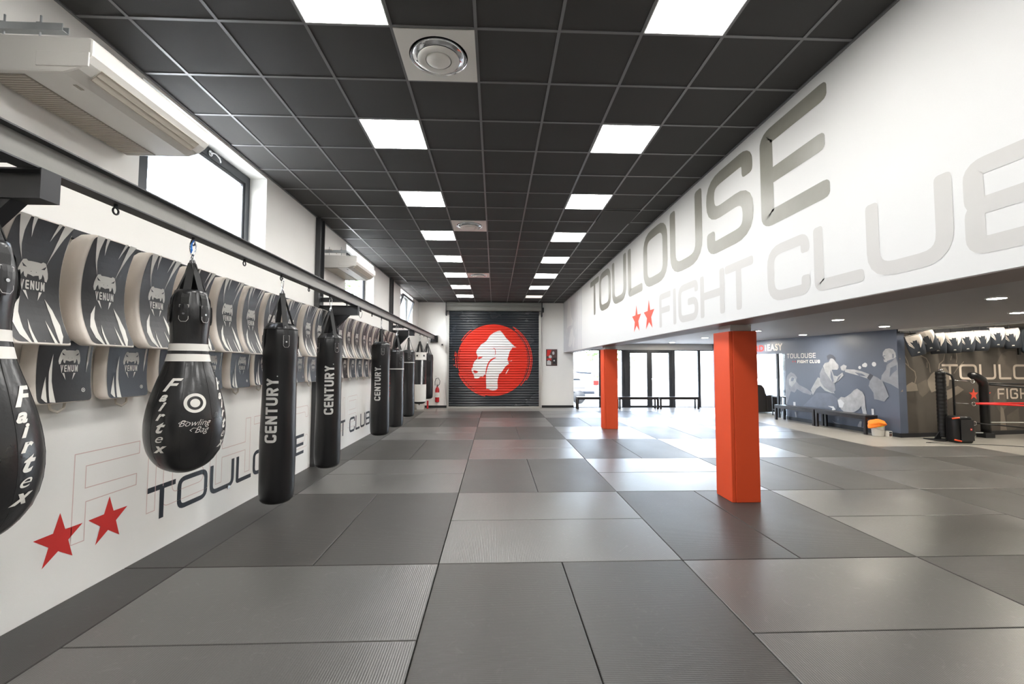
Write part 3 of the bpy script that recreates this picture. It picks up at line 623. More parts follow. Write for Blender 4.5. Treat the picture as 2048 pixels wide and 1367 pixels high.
# ================================================================= CEILING FITTINGS
def panel(name='led_panel', m=None):
    t = thing('ceiling_light', 'x', 'ceiling light', (0, 0, CZ), group='square LED panels in the black ceiling')
    bm = NB(); a, b = .292, .284
    for p in ((-a, a, -a, -b), (-a, a, b, a), (-a, -b, -b, b), (b, a, -b, b)): box(bm, *p, -.009, -.0065)
    new_obj('frame', bm, M['bulk'], t)
    new_obj('diffuser', B(-b+.0005, b-.0005, -b+.0005, b-.0005, -.0082, -.0062), m or M['panel'], t); return t
pr = panel(); cnt = 0
for side, c in (('left', -2), ('right', 2)):
    for k in range(-2, 8):
        x, y = GX0+.6*c+.3, GY0+.6*(3*k)-.3
        if k < 0: where = 'added unseen square ceiling light behind the frame, %s row, %s back' % (side, ORD[-k-1])  # rows carried on unseen behind the camera, added for light
        else: where = 'bright square ceiling light, %s from the camera in the %s row' % (ORD[k], side)
        if side == 'right' and k == 7:
            o = panel(m=M['panel2']); o['label'] = 'dim square ceiling light at the far end of the right row'
        elif cnt == 0: o = pr
        else: o = dup(pr)
        o.location = (x, y, CZ)
        if not (side == 'right' and k == 7): o['label'] = where
        cnt += 1
def vent():
    t = thing('ceiling_vent', 'x', 'vent', (0, 0, CZ), group='round ceiling air diffusers')
    bm = NB(); a = .29
    outer = [(-a, -a), (a, -a), (a, a), (-a, a)]; c = circ(0, 0, .225, 48)
    art = Art(); art.poly(outer, [c[::-1]]); art.poly(outer, [c[::-1]], layer=1)
    for v in art.bm.verts: v.co.z = -.012 if v.co.z > .5 else -.0065
    new_obj('plate', art.bm, M['plastic'], t)
    new_obj('throat', lathe(NB(), [(.224, -.012), (.219, -.006), (.216, .0), (.20, -.0005)], 48, cap=False), M['chrome'], t, smooth=True)
    new_obj('outer_cone', lathe(NB(), [(.165, -.030), (.195, -.018), (.205, -.008), (.20, -.007), (.187, -.014), (.158, -.026)], 48, cap=False), M['chrome'], t, smooth=True)
    new_obj('middle_cone', lathe(NB(), [(.10, -.040), (.13, -.045), (.158, -.040), (.162, -.034), (.13, -.038), (.10, -.034), (.10, -.040)], 48, cap=False), M['plastic'], t, smooth=True)
    new_obj('inner_cone', lathe(NB(), [(.0, -.052), (.045, -.054), (.085, -.048), (.098, -.036), (.085, -.030), (.0, -.028)], 48, cap=False), M['plastic'], t, smooth=True)
    new_obj('shade_disc', lathe(NB(), [(0, -.0068), (.2, -.0068)], 48, cap=False), M['blackmetal'], t)  # black disc paints in the shade behind the cones
    return t
vt = vent()
for k, w in enumerate(('large round air diffuser nearest the camera in white square plate', 'round ceiling air diffuser midway down the hall', 'round ceiling air diffuser farthest from the camera')):
    o = vt if k == 0 else dup(vt)
    o.location = (GX0-.3, GY0+.3+4.2*k, CZ); o['label'] = w
DL = [(6.15, 5.18, 'round downlight nearest the camera at upper right'), (8.13, 6.57, 'round downlight cut by the right picture edge'),
      (6.2, 7.77, 'round downlight just right of near red column top'), (8.18, 9.0, 'round downlight above the kicking fighters mural'),
      (6.26, 10.37, 'round downlight touching near red column top right side'), (8.24, 11.56, 'round downlight above the writing on the blue mural'),
      (6.26, 13.0, 'round downlight left of near red column, closer one'), (6.36, 15.7, 'round downlight nearest the glazed entrance doors'),
      (8.2, 14.2, 'round downlight above the far end of the mural wall'), (6.15, 2.58, 'round downlight overhead right of the camera'), (8.1, 3.97, 'round downlight overhead far right of the camera'),
      (4.3, 5.18, 'round downlight between bulkhead and the nearest downlight'), (6.15, 0.0, 'round downlight behind the camera on the right')]
dl = None
for x, y, lab in DL[:11]:
    if dl is None:
        dl = thing('downlight', lab, 'downlight', (x, y, LZ), group='round downlights in the low ceiling')
        new_obj('rim', lathe(NB(), [(.085, -.001), (.105, -.001), (.108, -.008), (.1, -.014), (.085, -.012)], 36, cap=False), M['bulk'], dl, smooth=True)
        new_obj('lens', lathe(NB(), [(0, -.011), (.084, -.011), (.084, -.003), (0, -.003)], 36, cap=False), M['down'], dl); o = dl
    else: o = dup(dl, (x, y, LZ), None, lab)
for x, y, lab in ((10.7, 8.3, 'added unseen lamp above the ring corner, nearest the mural wall'), (12.3, 7.6, 'added unseen lamp above the boxing ring, farther right'), (12.0, 5.0, 'added unseen lamp above the ring, closest to camera'), (10.1, 9.0, 'added unseen lamp above the arm pads'), (11.4, 9.1, 'added unseen lamp above the shield pad')):
    dup(dl, (x, y, CZ-.7), None, lab)  # unseen lamps added to brighten the ring corner, copied from the downlight
# ================================================================= LETTERING ON THE LEFT WALL
a = Art()
a.poly(star(3.15, .425, .178, .0), mi=0); art_l = a
new_obj_ = new_obj
def wall_art(art, f, name, label, cat, mats):
    o = new_obj(name, art.lay(f), mats, smooth='flat'); return tag(o, label, cat)
LWF = lambda u, v, w: (LX+.0015+w, u, v)
BKF = lambda u, v, w: (RX-.0015-w, -u, v)      # on the bulkhead u = -Y so the words read towards the camera
def flip_safe(o): return o
wall_art(a, LWF, 'wall_star', 'left red painted star low on the left wall under the bowling-pin bags', 'painted star', M['red'])
a = Art(); a.poly(star(3.533, .425, .178, .0)); wall_art(a, LWF, 'wall_star', 'right red painted star low on left wall, beside the dark letters', 'painted star', M['red'])
a = Art(); tw = [(3.905, 4.235), (4.26, 4.69), (4.73, 5.15), (5.19, 5.50), (5.535, 5.93), (5.97, 6.31), (6.34, 6.64), (6.665, 6.965)]
a.word('TOULOUSE', 0, .262, 0, .295, .052, .045, widths=tw)
wall_art(a, LWF, 'wall_lettering', 'dark slate capital letters low on the left wall before the first post', 'wall lettering', M['dkprint'])
a = Art(); a.word('FIGHT', 7.60, .24, 1.24, .30, .052, .045); a.word('CLUB', 9.10, .24, 1.46, .30, .052, .045)
wall_art(a, LWF, 'wall_lettering', 'dark slate capital letters low on the left wall beyond the first post', 'wall lettering', M['dkprint'])
# thin pale red outlines of very large letters
a = Art(); W_ = .006
def outl(pts): a.ribbon(pts, W_, True)
outl([(3.235, .355), (3.235, .972), (3.80, .972), (3.80, .875), (3.325, .875), (3.325, .72), (3.78, .715), (3.78, .625), (3.335, .622), (3.335, .352)])
outl([(3.90, .352), (3.90, .972), (3.99, .972), (3.99, .352)])
outl(rr([(4.08, .352), (4.08, .972), (4.72, .972), (4.72, .80), (4.62, .80), (4.62, .88), (4.19, .88), (4.19, .445), (4.62, .445), (4.62, .60), (4.42, .60), (4.42, .69), (4.72, .69), (4.72, .352)], .07, True))
outl([(4.82, .352), (4.82, .972), (4.92, .972), (4.92, .70), (5.36, .70), (5.36, .972), (5.46, .972), (5.46, .352), (5.36, .352), (5.36, .61), (4.92, .61), (4.92, .352)])
outl([(5.54, .972), (6.14, .972), (6.14, .88), (5.89, .88), (5.89, .352), (5.79, .352), (5.79, .88), (5.54, .88)])
outl(rr([(6.5, .352), (6.5, .972), (7.1, .972), (7.1, .80), (7.0, .80), (7.0, .88), (6.6, .88), (6.6, .445), (7.0, .445), (7.0, .53), (7.1, .53), (7.1, .352)], .07, True))
outl([(7.6, .352), (7.6, .972), (7.7, .972), (7.7, .445), (8.1, .445), (8.1, .352)])
outl(rr([(8.2, .352), (8.2, .972), (8.3, .972), (8.3, .445), (8.7, .445), (8.7, .972), (8.8, .972), (8.8, .352)], .07, True))
outl(rr([(8.95, .352), (8.95, .972), (9.6, .972), (9.6, .352)], .08, True)); outl([(9.05, .445), (9.05, .61), (9.5, .61), (9.5, .445)]); outl([(9.05, .70), (9.05, .88), (9.5, .88), (9.5, .70)])
wall_art(a, LWF, 'outline_lettering', 'huge pale red outlined letters on left wall behind the dark letters', 'wall lettering', M['pinkline'])

# ================================================================= LETTERING ON THE BULKHEAD
a = Art(); tw = [(-12.13, -11.13), (-11.10, -9.97), (-9.86, -8.78), (-8.66, -7.80), (-7.74, -6.63), (-6.53, -5.49), (-5.37, -4.37), (-4.24, -3.34)]
a.word('TOULOUSE', 0, 2.94, 0, .95, .20, .15, widths=tw, rounded=True)
wall_art(a, BKF, 'bulkhead_lettering', 'large warm grey capital letters, upper line on the white bulkhead', 'wall lettering', M['letdark'])
a = Art(); tw = [(-7.01, -6.54), (-6.46, -6.34), (-6.27, -5.64), (-5.58, -4.98), (-4.96, -4.40)]
a.word('FIGHT', 0, 2.205, 0, .53, .105, .095, widths=tw, rounded=True)
a.word('CLUB', 0, 2.205, 0, .53, .105, .095, widths=[(-4.17, -3.59), (-3.54, -3.05), (-3.02, -2.42), (-2.36, -1.76)], rounded=True)
wall_art(a, BKF, 'bulkhead_lettering', 'pale grey capital letters, lower line on the white bulkhead', 'wall lettering', M['letlight'])
for x, lab in ((-8.16, 'left coral red star on the white bulkhead'), (-7.49, 'right coral red star on the white bulkhead')):
    a = Art(); a.poly(star(x, 2.455, .275)); wall_art(a, BKF, 'bulkhead_star', lab, 'painted star', M['redbulk'])
a = Art(); a.poly([(-16.96, 2.11), (-13.35, 2.11), (-13.4, 2.6), (-13.30, 3.3), (-13.35, 3.98), (-16.96, 3.98)])
a.poly([(-15.9, 3.95), (-15.5, 3.9), (-15.2, 3.3), (-14.9, 3.1), (-15.1, 2.98), (-15.7, 3.0), (-16.1, 2.95), (-16.1, 3.4)], mi=1, layer=1)
a.poly([(-15.35, 2.85), (-15.0, 2.9), (-14.85, 2.6), (-15.1, 2.35), (-15.5, 2.25), (-15.9, 2.3), (-15.65, 2.6)], mi=1, layer=1)
a.poly([(-14.8, 2.62), (-14.6, 2.5), (-14.75, 2.3), (-14.9, 2.14), (-15.0, 2.3)], mi=1, layer=1)
for x in (-13.95, -13.7): a.poly([(x, 2.12), (x+.07, 2.12), (x+.10, 3.97), (x+.05, 3.97)], mi=1, layer=1)
for x, z in ((-16.2, 2.9), (-16.0, 2.6), (-14.6, 3.0), (-14.4, 2.75)): a.poly([(x, z), (x+.12, z+.05), (x+.05, z-.14)], mi=1, layer=1)
wall_art(a, BKF, 'bulkhead_artwork', 'light grey artwork panel with white shards at far end of bulkhead', 'mural', [M['letgrey'], M['bulk']])

# ================================================================= HANGING RAIL AND BRACKETS
HX = -2.30
t = thing('hanging_beam', 'long grey steel I-beam along left wall that carries the punching bags', 'steel beam', (HX, 0, 2.565))
bm = NB(); Y0b, Y1b = -1.0, FY-.03
box(bm, -.004, .004, Y0b, Y1b, .0085, .1465)
new_obj('web', bm, M['beamweb'], t)
new_obj('top_flange', B(-.05, .05, Y0b, Y1b, .147, .155), M['postmetal'], t)  # flange shade put into a darker colour than the web
new_obj('bottom_flange', B(-.05, .05, Y0b, Y1b, 0, .008), M['postmetal'], t)
HOOK = [2.04, 2.737, 3.43, 4.124, 4.829, 5.54, 6.24, 6.95, 7.653, 8.364, 9.06, 9.75, 10.45, 11.17, 11.89, 12.8, 13.7, 14.45, 15.18]
eb = None
for y in HOOK:
    if eb is None:
        bm = NB(); lathe(bm, [(.011, -.001), (.011, -.022)], 12); tube(bm, [(0, .020*math.cos(q), -.040+.020*math.sin(q)) for q in [2*PI*k/16 for k in range(16)]], .0055, 8, closed=True)
        eb = new_obj('eye_bolt', bm, M['blackmetal'], t, smooth=True); o = eb
    else: o = eb.copy(); COL.objects.link(o); o.parent = t
    o.location = (0, y, 0)
for x, y in ((HX, 2.28), (HX, 7.31)):
    pass
def ibeam_x(bm, x0, x1, y, z0, z1, w=.10, tf=.009, tw=.007):
    box(bm, x0, x1, y-w/2, y+w/2, z0, z0+tf); box(bm, x0, x1, y-w/2, y+w/2, z1-tf, z1); box(bm, x0, x1, y-tw/2, y+tw/2, z0+tf, z1-tf)
for n, (y, lab) in enumerate(((2.27, 'black steel wall bracket at left edge, above nearest bowling-pin bag'), (7.31, 'black steel wall bracket under the beam between the large plain bags'), (12.35, 'black steel wall bracket under the beam farther down, near white-banded bag'))):
    b = thing('beam_bracket', lab, 'bracket', (LX+.076, y, 2.41))
    bm = NB(); ibeam_x(bm, 0, .60, 0, 0, .152); box(bm, .60, .606, -.05, .05, 0, .152); new_obj('arm', bm, M['blackmetal'], b)
    bm = NB(); box(bm, 0, .47, .02, .045, .215, .29); new_obj('tie_bar', bm, M['blackmetal'], b)
    bm = NB(); prism(bm, [(0, -.001), (.40, -.001), (0, -.42)], 'Y', -.004, .004); prism(bm, [(.40, -.0015), (.46, -.0015), (.0, -.48), (.0, -.43)], 'Y', -.04, .04); new_obj('gusset', bm, M['blackmetal'], b)
    new_obj('wall_plate', B(-.008, -.0005, -.065, .065, -.52, .30), M['blackmetal'], b)
b = thing('end_bracket', 'square black steel bracket holding the beam end on far wall', 'bracket', (HX, FY-.002, 2.60))
bm = NB(); box(bm, -.14, .14, -.02, 0, -.13, .13); box(bm, -.14, .14, -.16, -.02, -.13, -.122); box(bm, .13, .14, -.14, -.02, -.122, .13); new_obj('plate', bm, M['blackmetal'], b)

# ================================================================= PUNCHING BAGS
def carabiner(bm, z0, z1, w=.022, r=.0045, mi=0, tw=0.0):
    n = 20; pts = []
    for k in range(n):
        q = 2*PI*k/n; h = (z1-z0)/2; ww = w*(1 + .35*math.cos(q-PI/2)) if True else w
        x = ww*math.cos(q); z = (z0+z1)/2 + h*math.sin(q); pts.append((x*math.sin(tw), x*math.cos(tw), z))
    tube(bm, pts, r, 8, mi, closed=True)
def facing(y): return math.atan2(-y, -HX)
def straps(t, n, rtop, zshoulder, zapex, zend, phase, w=.05, patch=True, prof=None, th=.004):
    for k in range(n):
        q = phase + 2*PI*k/n; bm = NB(); c, s = math.cos(q), math.sin(q)
        pts = [(c*.012, s*.012, zapex), (c*rtop*.72, s*rtop*.72, zshoulder+.02), (c*(rtop+.006), s*(rtop+.006), zshoulder-.06), (c*(prof(zend)+.006), s*(prof(zend)+.006), zend)]
        P_ = [Vector(p) for p in pts]; tn = Vector((-s, c, 0)); L = []
        for i, p in enumerate(P_):
            d = (P_[min(i+1, 3)]-P_[max(i-1, 0)]).normalized(); o_ = d.cross(tn).normalized(); ww = w*(.45 if i == 0 else .5)
            L.append([bm.verts.new(p+tn*e*ww+o_*f*th*.5) for e, f in ((-1, -1), (1, -1), (1, 1), (-1, 1))])
        for A_, B_ in zip(L, L[1:]):
            for i in range(4): bm.faces.new((A_[i], A_[(i+1) % 4], B_[(i+1) % 4], B_[i]))
        bm.faces.new(L[0]); bm.faces.new(L[-1][::-1])
        s_ = new_obj('strap', bm, M['webbing'], t)
        if patch:
            bm = NB(); z0, z1 = zend-.02, zend+.12
            pr = prof
            def g(u, z, w_): a_ = q+u/pr(z); R_ = pr(z)+.010+w_; return (R_*math.cos(a_), R_*math.sin(a_), z)
            art = Art(); art.poly([(-.034, z1), (-.034, z0+.03), (-.02, z0+.006), (0, z0), (.02, z0+.006), (.034, z0+.03), (.034, z1)]); art.cut('u', .02); art.cut('v', .03)
            art.ribbon([(-.027, z1-.006), (-.027, z0+.03), (-.015, z0+.012), (.015, z0+.012), (.027, z0+.03), (.027, z1-.006)], .0022, True, mi=1, layer=1)
            art.poly(circ(0, (z0+z1)/2, .008, 12), mi=2, layer=2)
            new_obj('strap_patch', art.lay(g), [M['leather'], M['printgrey'], M['chrome']], s_, smooth='flat')
        bm = NB(); p0, p1 = Vector((c*.012, s*.012, zapex)), Vector((0, 0, zapex+.07))
        tube(bm, [p0+tn*.016, p0-tn*.016, p1-tn*.003, p1+tn*.003], .0028, 6, closed=True); new_obj('strap_ring', bm, M['chrome'], s_, smooth=True)
def interp(prof):
    P_ = sorted([(z, r) for r, z in prof])
    def f(z):
        if z <= P_[0][0]: return P_[0][1]
        for (a_, ra), (b_, rb) in zip(P_, P_[1:]):
            if a_ <= z <= b_: return max(.01, ra+(rb-ra)*(z-a_)/max(1e-6, b_-a_))
        return P_[-1][1]
    return f
def smoothprof(pts, n=6):
    out = []; m = len(pts)
    for i in range(m-1):
        p0, p1, p2, p3 = pts[max(i-1, 0)], pts[i], pts[i+1], pts[min(i+2, m-1)]
        for k in range(n):
            t_ = k/n
            out.append(tuple(.5*((2*p1[j])+(-p0[j]+p2[j])*t_+(2*p0[j]-5*p1[j]+4*p2[j]-p3[j])*t_**2+(-p0[j]+3*p1[j]-3*p2[j]+p3[j])*t_**3) for j in (0, 1)))
    out.append(pts[-1]); return [(max(0, r), z) for r, z in out]
def bowling(y, label, tx_angles, ang_logo, blue=False, z_off=0.0):
    t = thing('bowling_bag', label, 'punching bag', (HX, y, 0), group='pear-shaped punching bags hanging from the beam')
    prof = smoothprof([(.0, .805), (.06, .812), (.15, .86), (.215, .95), (.243, 1.05), (.25, 1.15), (.243, 1.24), (.222, 1.35), (.185, 1.48), (.145, 1.60), (.124, 1.70), (.118, 1.78), (.122, 1.87), (.128, 1.94), (.126, 2.02), (.113, 2.09), (.105, 2.13)])
    P_ = interp(prof)
    body = prof + [(.10, 2.15), (.085, 2.155), (.0, 2.15)]
    bm = lathe(NB(), body, 48, cap=False)
    new_obj('body', bm, M['leather'], t, smooth=True)
    for z0, z1 in ((1.70, 1.752), (1.622, 1.676)):
        bm = lathe(NB(), [(P_(z0)+.0025, z0), (P_((z0+z1)/2)+.0025, (z0+z1)/2), (P_(z1)+.0025, z1)], 48, cap=False); new_obj('white_band', bm, M['print'], t, smooth=True)
    f0 = facing(y)
    bm = NB()
    for k in range(8):
        q = f0-.12+2*PI*k/8; tube(bm, [((P_(z)+.0)*math.cos(q), (P_(z)+.0)*math.sin(q), z) for z in [.83+.06*i for i in range(21)]], .0018, 5)
    new_obj('seam', bm, M['webbing'], t, smooth=True)
    straps(t, 6, .112, 2.15, 2.365, 1.92, f0-.30, prof=P_)
    bm = NB(); carabiner(bm, 2.425, 2.535, .02, .005, tw=.6)
    new_obj('carabiner', bm, M['chrome'], t, smooth=True)
    if blue:
        bm = NB(); tube(bm, [(.0, -.02, 2.44), (.01, -.03, 2.48), (.0, -.015, 2.53), (.005, .0, 2.545), (-.01, -.01, 2.50), (.012, -.026, 2.46)], .005, 7, closed=True); new_obj('rope_loop', bm, M['blue'], t, smooth=True)
    for an in tx_angles:
        a = Art(); z = 1.50
        for ch, sz in zip('Fairtex', (.125, .088, .085, .085, .115, .088, .092)):
            z -= sz*.40; font_mesh(a, ch, sz, ((.018 if ch == 'F' else 0), z), shear=.42, bold=(0 if ch == 'e' else .0035), sx=(1.35 if ch == 'e' else 1.2)); z -= sz*.36
        a.cut('v', .03); a.cut('u', .03)
        def g(u, v, w_, an=an):
            q = f0+an+u/max(.1, P_(v)); R_ = P_(v)+.002+w_; return (R_*math.cos(q), R_*math.sin(q), v)
        new_obj('side_lettering', a.lay(g), M['print'], t, smooth='flat')
    a = Art(); zc = 1.325
    a.poly(circ(0, zc, .068, 40), [circ(0, zc, .048, 40)[::-1]]); a.poly(circ(0, zc, .030, 32)); a.cut('v', .02); a.cut('u', .02)
    def g2(u, v, w_):
        q = f0+ang_logo+u/max(.1, P_(v)); R_ = P_(v)+.002+w_; return (R_*math.cos(q), R_*math.sin(q), v)
    new_obj('target_logo', a.lay(g2), M['print'], t, smooth='flat')
    a = Art(); font_mesh(a, 'Bowling', .062, (-.005, 1.185), shear=.5, sx=.95, bold=-.0006); font_mesh(a, 'Bag', .062, (.035, 1.135), shear=.5, sx=.95, bold=-.0006)
    a.ribbon([(-.085, 1.178), (-.095, 1.19), (-.075, 1.203), (-.04, 1.198)], .0028); a.ribbon([(-.02, 1.128), (-.03, 1.138), (-.01, 1.152), (.01, 1.148)], .0028); a.cut('u', .02)
    new_obj('small_lettering', a.lay(g2), M['print'], t, smooth='flat')
    return t
bowling(2.035, 'black pear-shaped punching bag cut off by the left picture edge', (.78, -1.1), -.35)
bowling(3.43, 'whole black pear-shaped punching bag with white target and script', (-.68, 1.12), .22, blue=True)
def heavy(y, r, z0, z1, label, text=None, ang=0, tcol='printgrey', tape=None, zt=None, lean=0.0, mt='leather2', apex=None, top_cap=None, nst=4, cap=.118, bulge=0.0, longer=None, phase=.3, group='long black punching bags hanging from the beam', bottom_white=False, length=.68):
    t = thing('heavy_bag', label, 'punching bag', (HX, y, 0), group=group)
    rb = r
    prof = smoothprof([(.0, z0), (r*.55, z0+.005), (r*.86, z0+.03), (r*.99, z0+.09), (r*1.02, z0+.3), (r*(1+bulge), z0+.6), (r*(.97+bulge), (z0+z1)/2), (r*(1.0-bulge), z1-.55), (r*1.0, z1-.3), (r*.99, z1-.12), (r*.93, z1-.05)])
    P_ = interp(prof)
    # gathered top: folds around the shoulder
    bm = NB(); full = prof + [(r*.80, z1-.015), (r*.55, z1+.012), (r*.25, z1+.02), (0, z1+.02)]; seg = 48; rings = []
    for rad, z in full:
        ring = []
        for k in range(seg):
            q = 2*PI*k/seg; f = 1.0
            if z > z1-.22: f += .035*math.sin(q*11+y)*min(1, (z-(z1-.22))/.18)
            f += .008*math.sin(q*3+z*7+y*2)
            ring.append(bm.verts.new((rad*f*math.cos(q), rad*f*math.sin(q), z)))
        rings.append(ring)
    for A_, B_ in zip(rings, rings[1:]):
        for k in range(seg):
            bm.faces.new((A_[k], A_[(k+1) % seg], B_[(k+1) % seg], B_[k]))
    bmesh.ops.remove_doubles(bm, verts=bm.verts, dist=1e-5)
    new_obj('body', bm, M[mt], t, smooth=True)
    f0 = facing(y); ap = apex or 2.36
    straps(t, nst, r*.93, z1, ap, z1-.24, f0+phase, w=.052, prof=P_, patch=True)
    bm = NB(); carabiner(bm, ap+.05, 2.535, .02, .0045, tw=.5+y)
    new_obj('carabiner', bm, M['chrome'], t, smooth=True)
    new_obj('top_seam', tube(NB(), [(P_(z1-.055)*1.035*math.cos(q), P_(z1-.055)*1.035*math.sin(q), z1-.055) for q in [2*PI*k/40 for k in range(40)]], .004, 6, closed=True), M['webbing'], t, smooth=True)
    if tape:
        for z in tape: new_obj('tape_band', lathe(NB(), [(P_(z)*1.02+.001, z), (P_(z)*1.02+.001, z+.022)], 40, cap=False), M['printgrey'], t, smooth=True)
    if text:
        a = Art(); L_ = length; a.word(text, 0, 0, L_, cap, .026, .024, gap=.016)
        a.poly(circ(L_+.02, .012, .006, 10)); zb = zt
        a.transform(lambda x, y_: (-(y_-cap/2), x+zb)); a.cut('v', .05); a.cut('u', .012)
        def g(u, v, w_):
            q = f0+ang+u/P_(v); R_ = P_(v)*1.008+.003+w_; return (R_*math.cos(q), R_*math.sin(q), v)
        new_obj('lettering', a.lay(g), M[tcol], t, smooth='flat')
    return t
heavy(4.86, .168, .15, 2.03, 'long black bag with silver vertical letters, nearest of three so lettered', 'CENTURY', -.42, zt=.80, apex=2.37, bulge=.03, length=.66)
heavy(6.28, .166, .195, 2.02, 'long black bag with silver vertical letters, middle of three', 'CENTURY', .02, zt=1.0-.07, apex=2.35, bulge=-.0, phase=.55, length=.66)
heavy(9.06, .182, .20, 2.05, 'long black bag with silver vertical letters, farthest of three', 'CENTURY', -.30, zt=.90, apex=2.33, bulge=.02, phase=.2, length=.66)
heavy(10.50, .172, .165, 1.96, 'long glossy black bag with one tape band and red lettering', 'CENTURY', -1.25, 'red', (1.50,), zt=.75, apex=2.28, mt='leather', phase=.6)
heavy(11.93, .170, .24, 1.99, 'long black bag with high tape band, left of white-banded bag', None, 0, tape=(1.66,), apex=2.33, mt='leather', phase=.1)
# black and white banded bag
t = thing('heavy_bag', 'punching bag with white top and bottom bands around black middle', 'punching bag', (HX, 13.72, 0), group='long black punching bags hanging from the beam')
r = .20
new_obj('body', lathe(NB(), smoothprof([(.0, .415), (.12, .43), (.185, .47), (r, .50)]) + [(r, .50), (r, 1.99), (r*.8, 2.0), (0, 2.0)], 40, cap=False), M['leather'], t, smooth=True)
new_obj('bottom_band', lathe(NB(), [(r+.002, .50), (r+.003, .74), (r+.003, 1.02)][0:3], 40, cap=False), M['print'], t, smooth=True)
new_obj('top_band', lathe(NB(), [(r+.003, 1.76), (r+.003, 1.99)], 40, cap=False), M['print'], t, smooth=True)
new_obj('drain_knob', lathe(NB(), [(0, .385), (.018, .39), (.018, .42), (0, .425)], 16, cap=False), M['blackmetal'], t, smooth=True)
straps(t, 6, .19, 2.0, 2.33, 1.86, .3, w=.05, prof=lambda z: .203, patch=False)
bm = NB(); carabiner(bm, 2.385, 2.535, .022, .005, tw=.4); new_obj('carabiner', bm, M['chrome'], t, smooth=True)
heavy(15.22, .20, .46, 1.99, 'worn black punching bag farthest down the beam, near fire extinguisher', None, 0, apex=2.33, mt='leather2', phase=.4)
def spare(y, lab, dz=0):
    bm = NB(); carabiner(bm, 2.40, 2.535, .026, .0045, tw=1.2)
    return tag(new_obj('carabiner', bm, M['chrome'], None, smooth=True, loc=(HX, y, 0)), lab, 'carabiner')
spare(7.653, 'empty steel carabiner hanging from the beam beyond the first bracket')

# ================================================================= KICK SHIELDS ON THE LEFT WALL
new = new_obj('hanging_rack', box(box(NB(), LX+.001, LX+.055, 2.40, 7.20, 2.455, 2.515), LX+.001, LX+.055, 7.42, 12.24, 2.455, 2.515), M['blackmetal']); tag(new, 'black rail along left wall from which the kick pads hang', 'wall rail')
SN = [(-1, .30), (-.97, .62), (-.86, 1.0), (-.74, 1.27), (-.55, 1.32), (-.42, 1.22), (-.2, 1.24), (.2, 1.24), (.42, 1.22), (.55, 1.32), (.74, 1.27), (.86, 1.0), (.97, .62), (1, .30), (.93, .02), (.80, .04), (.74, .30), (.62, .50), (.56, .20), (.42, .10), (.36, .36), (.15, .32), (0, .26), (-.15, .32), (-.36, .36), (-.42, .10), (-.56, .20), (-.62, .50), (-.74, .30), (-.80, .04), (-.93, .02)]
def snake(a, cx, cy, s, mi=0, layer=0, dark=None, split=False):
    a.poly([(cx+x*s, cy+y*s) for x, y in SN], mi=mi, layer=layer)
    if dark is not None:
        for e in (-1, 1):
            a.poly([(cx+e*x*s, cy+y*s) for x, y in ((.46, .80), (.80, 1.06), (.70, .82))], mi=dark, layer=layer+1)
            a.poly(circ(cx+e*.17*s, cy+.56*s, .035*s, 8, ry=.02*s), mi=dark, layer=layer+1)
    a.word('VENUM', cx-.80*s, cy-.64*s, 1.6*s, .60*s, .085*s, .12*s, mi=mi, layer=layer, gap=.08*s)
    for e in (-1, 1): a.poly([(cx+e*x*s, cy+y*s) for x, y in ((.62, -.74), (.42, -.74), (.30, -1.35))], mi=mi, layer=layer)
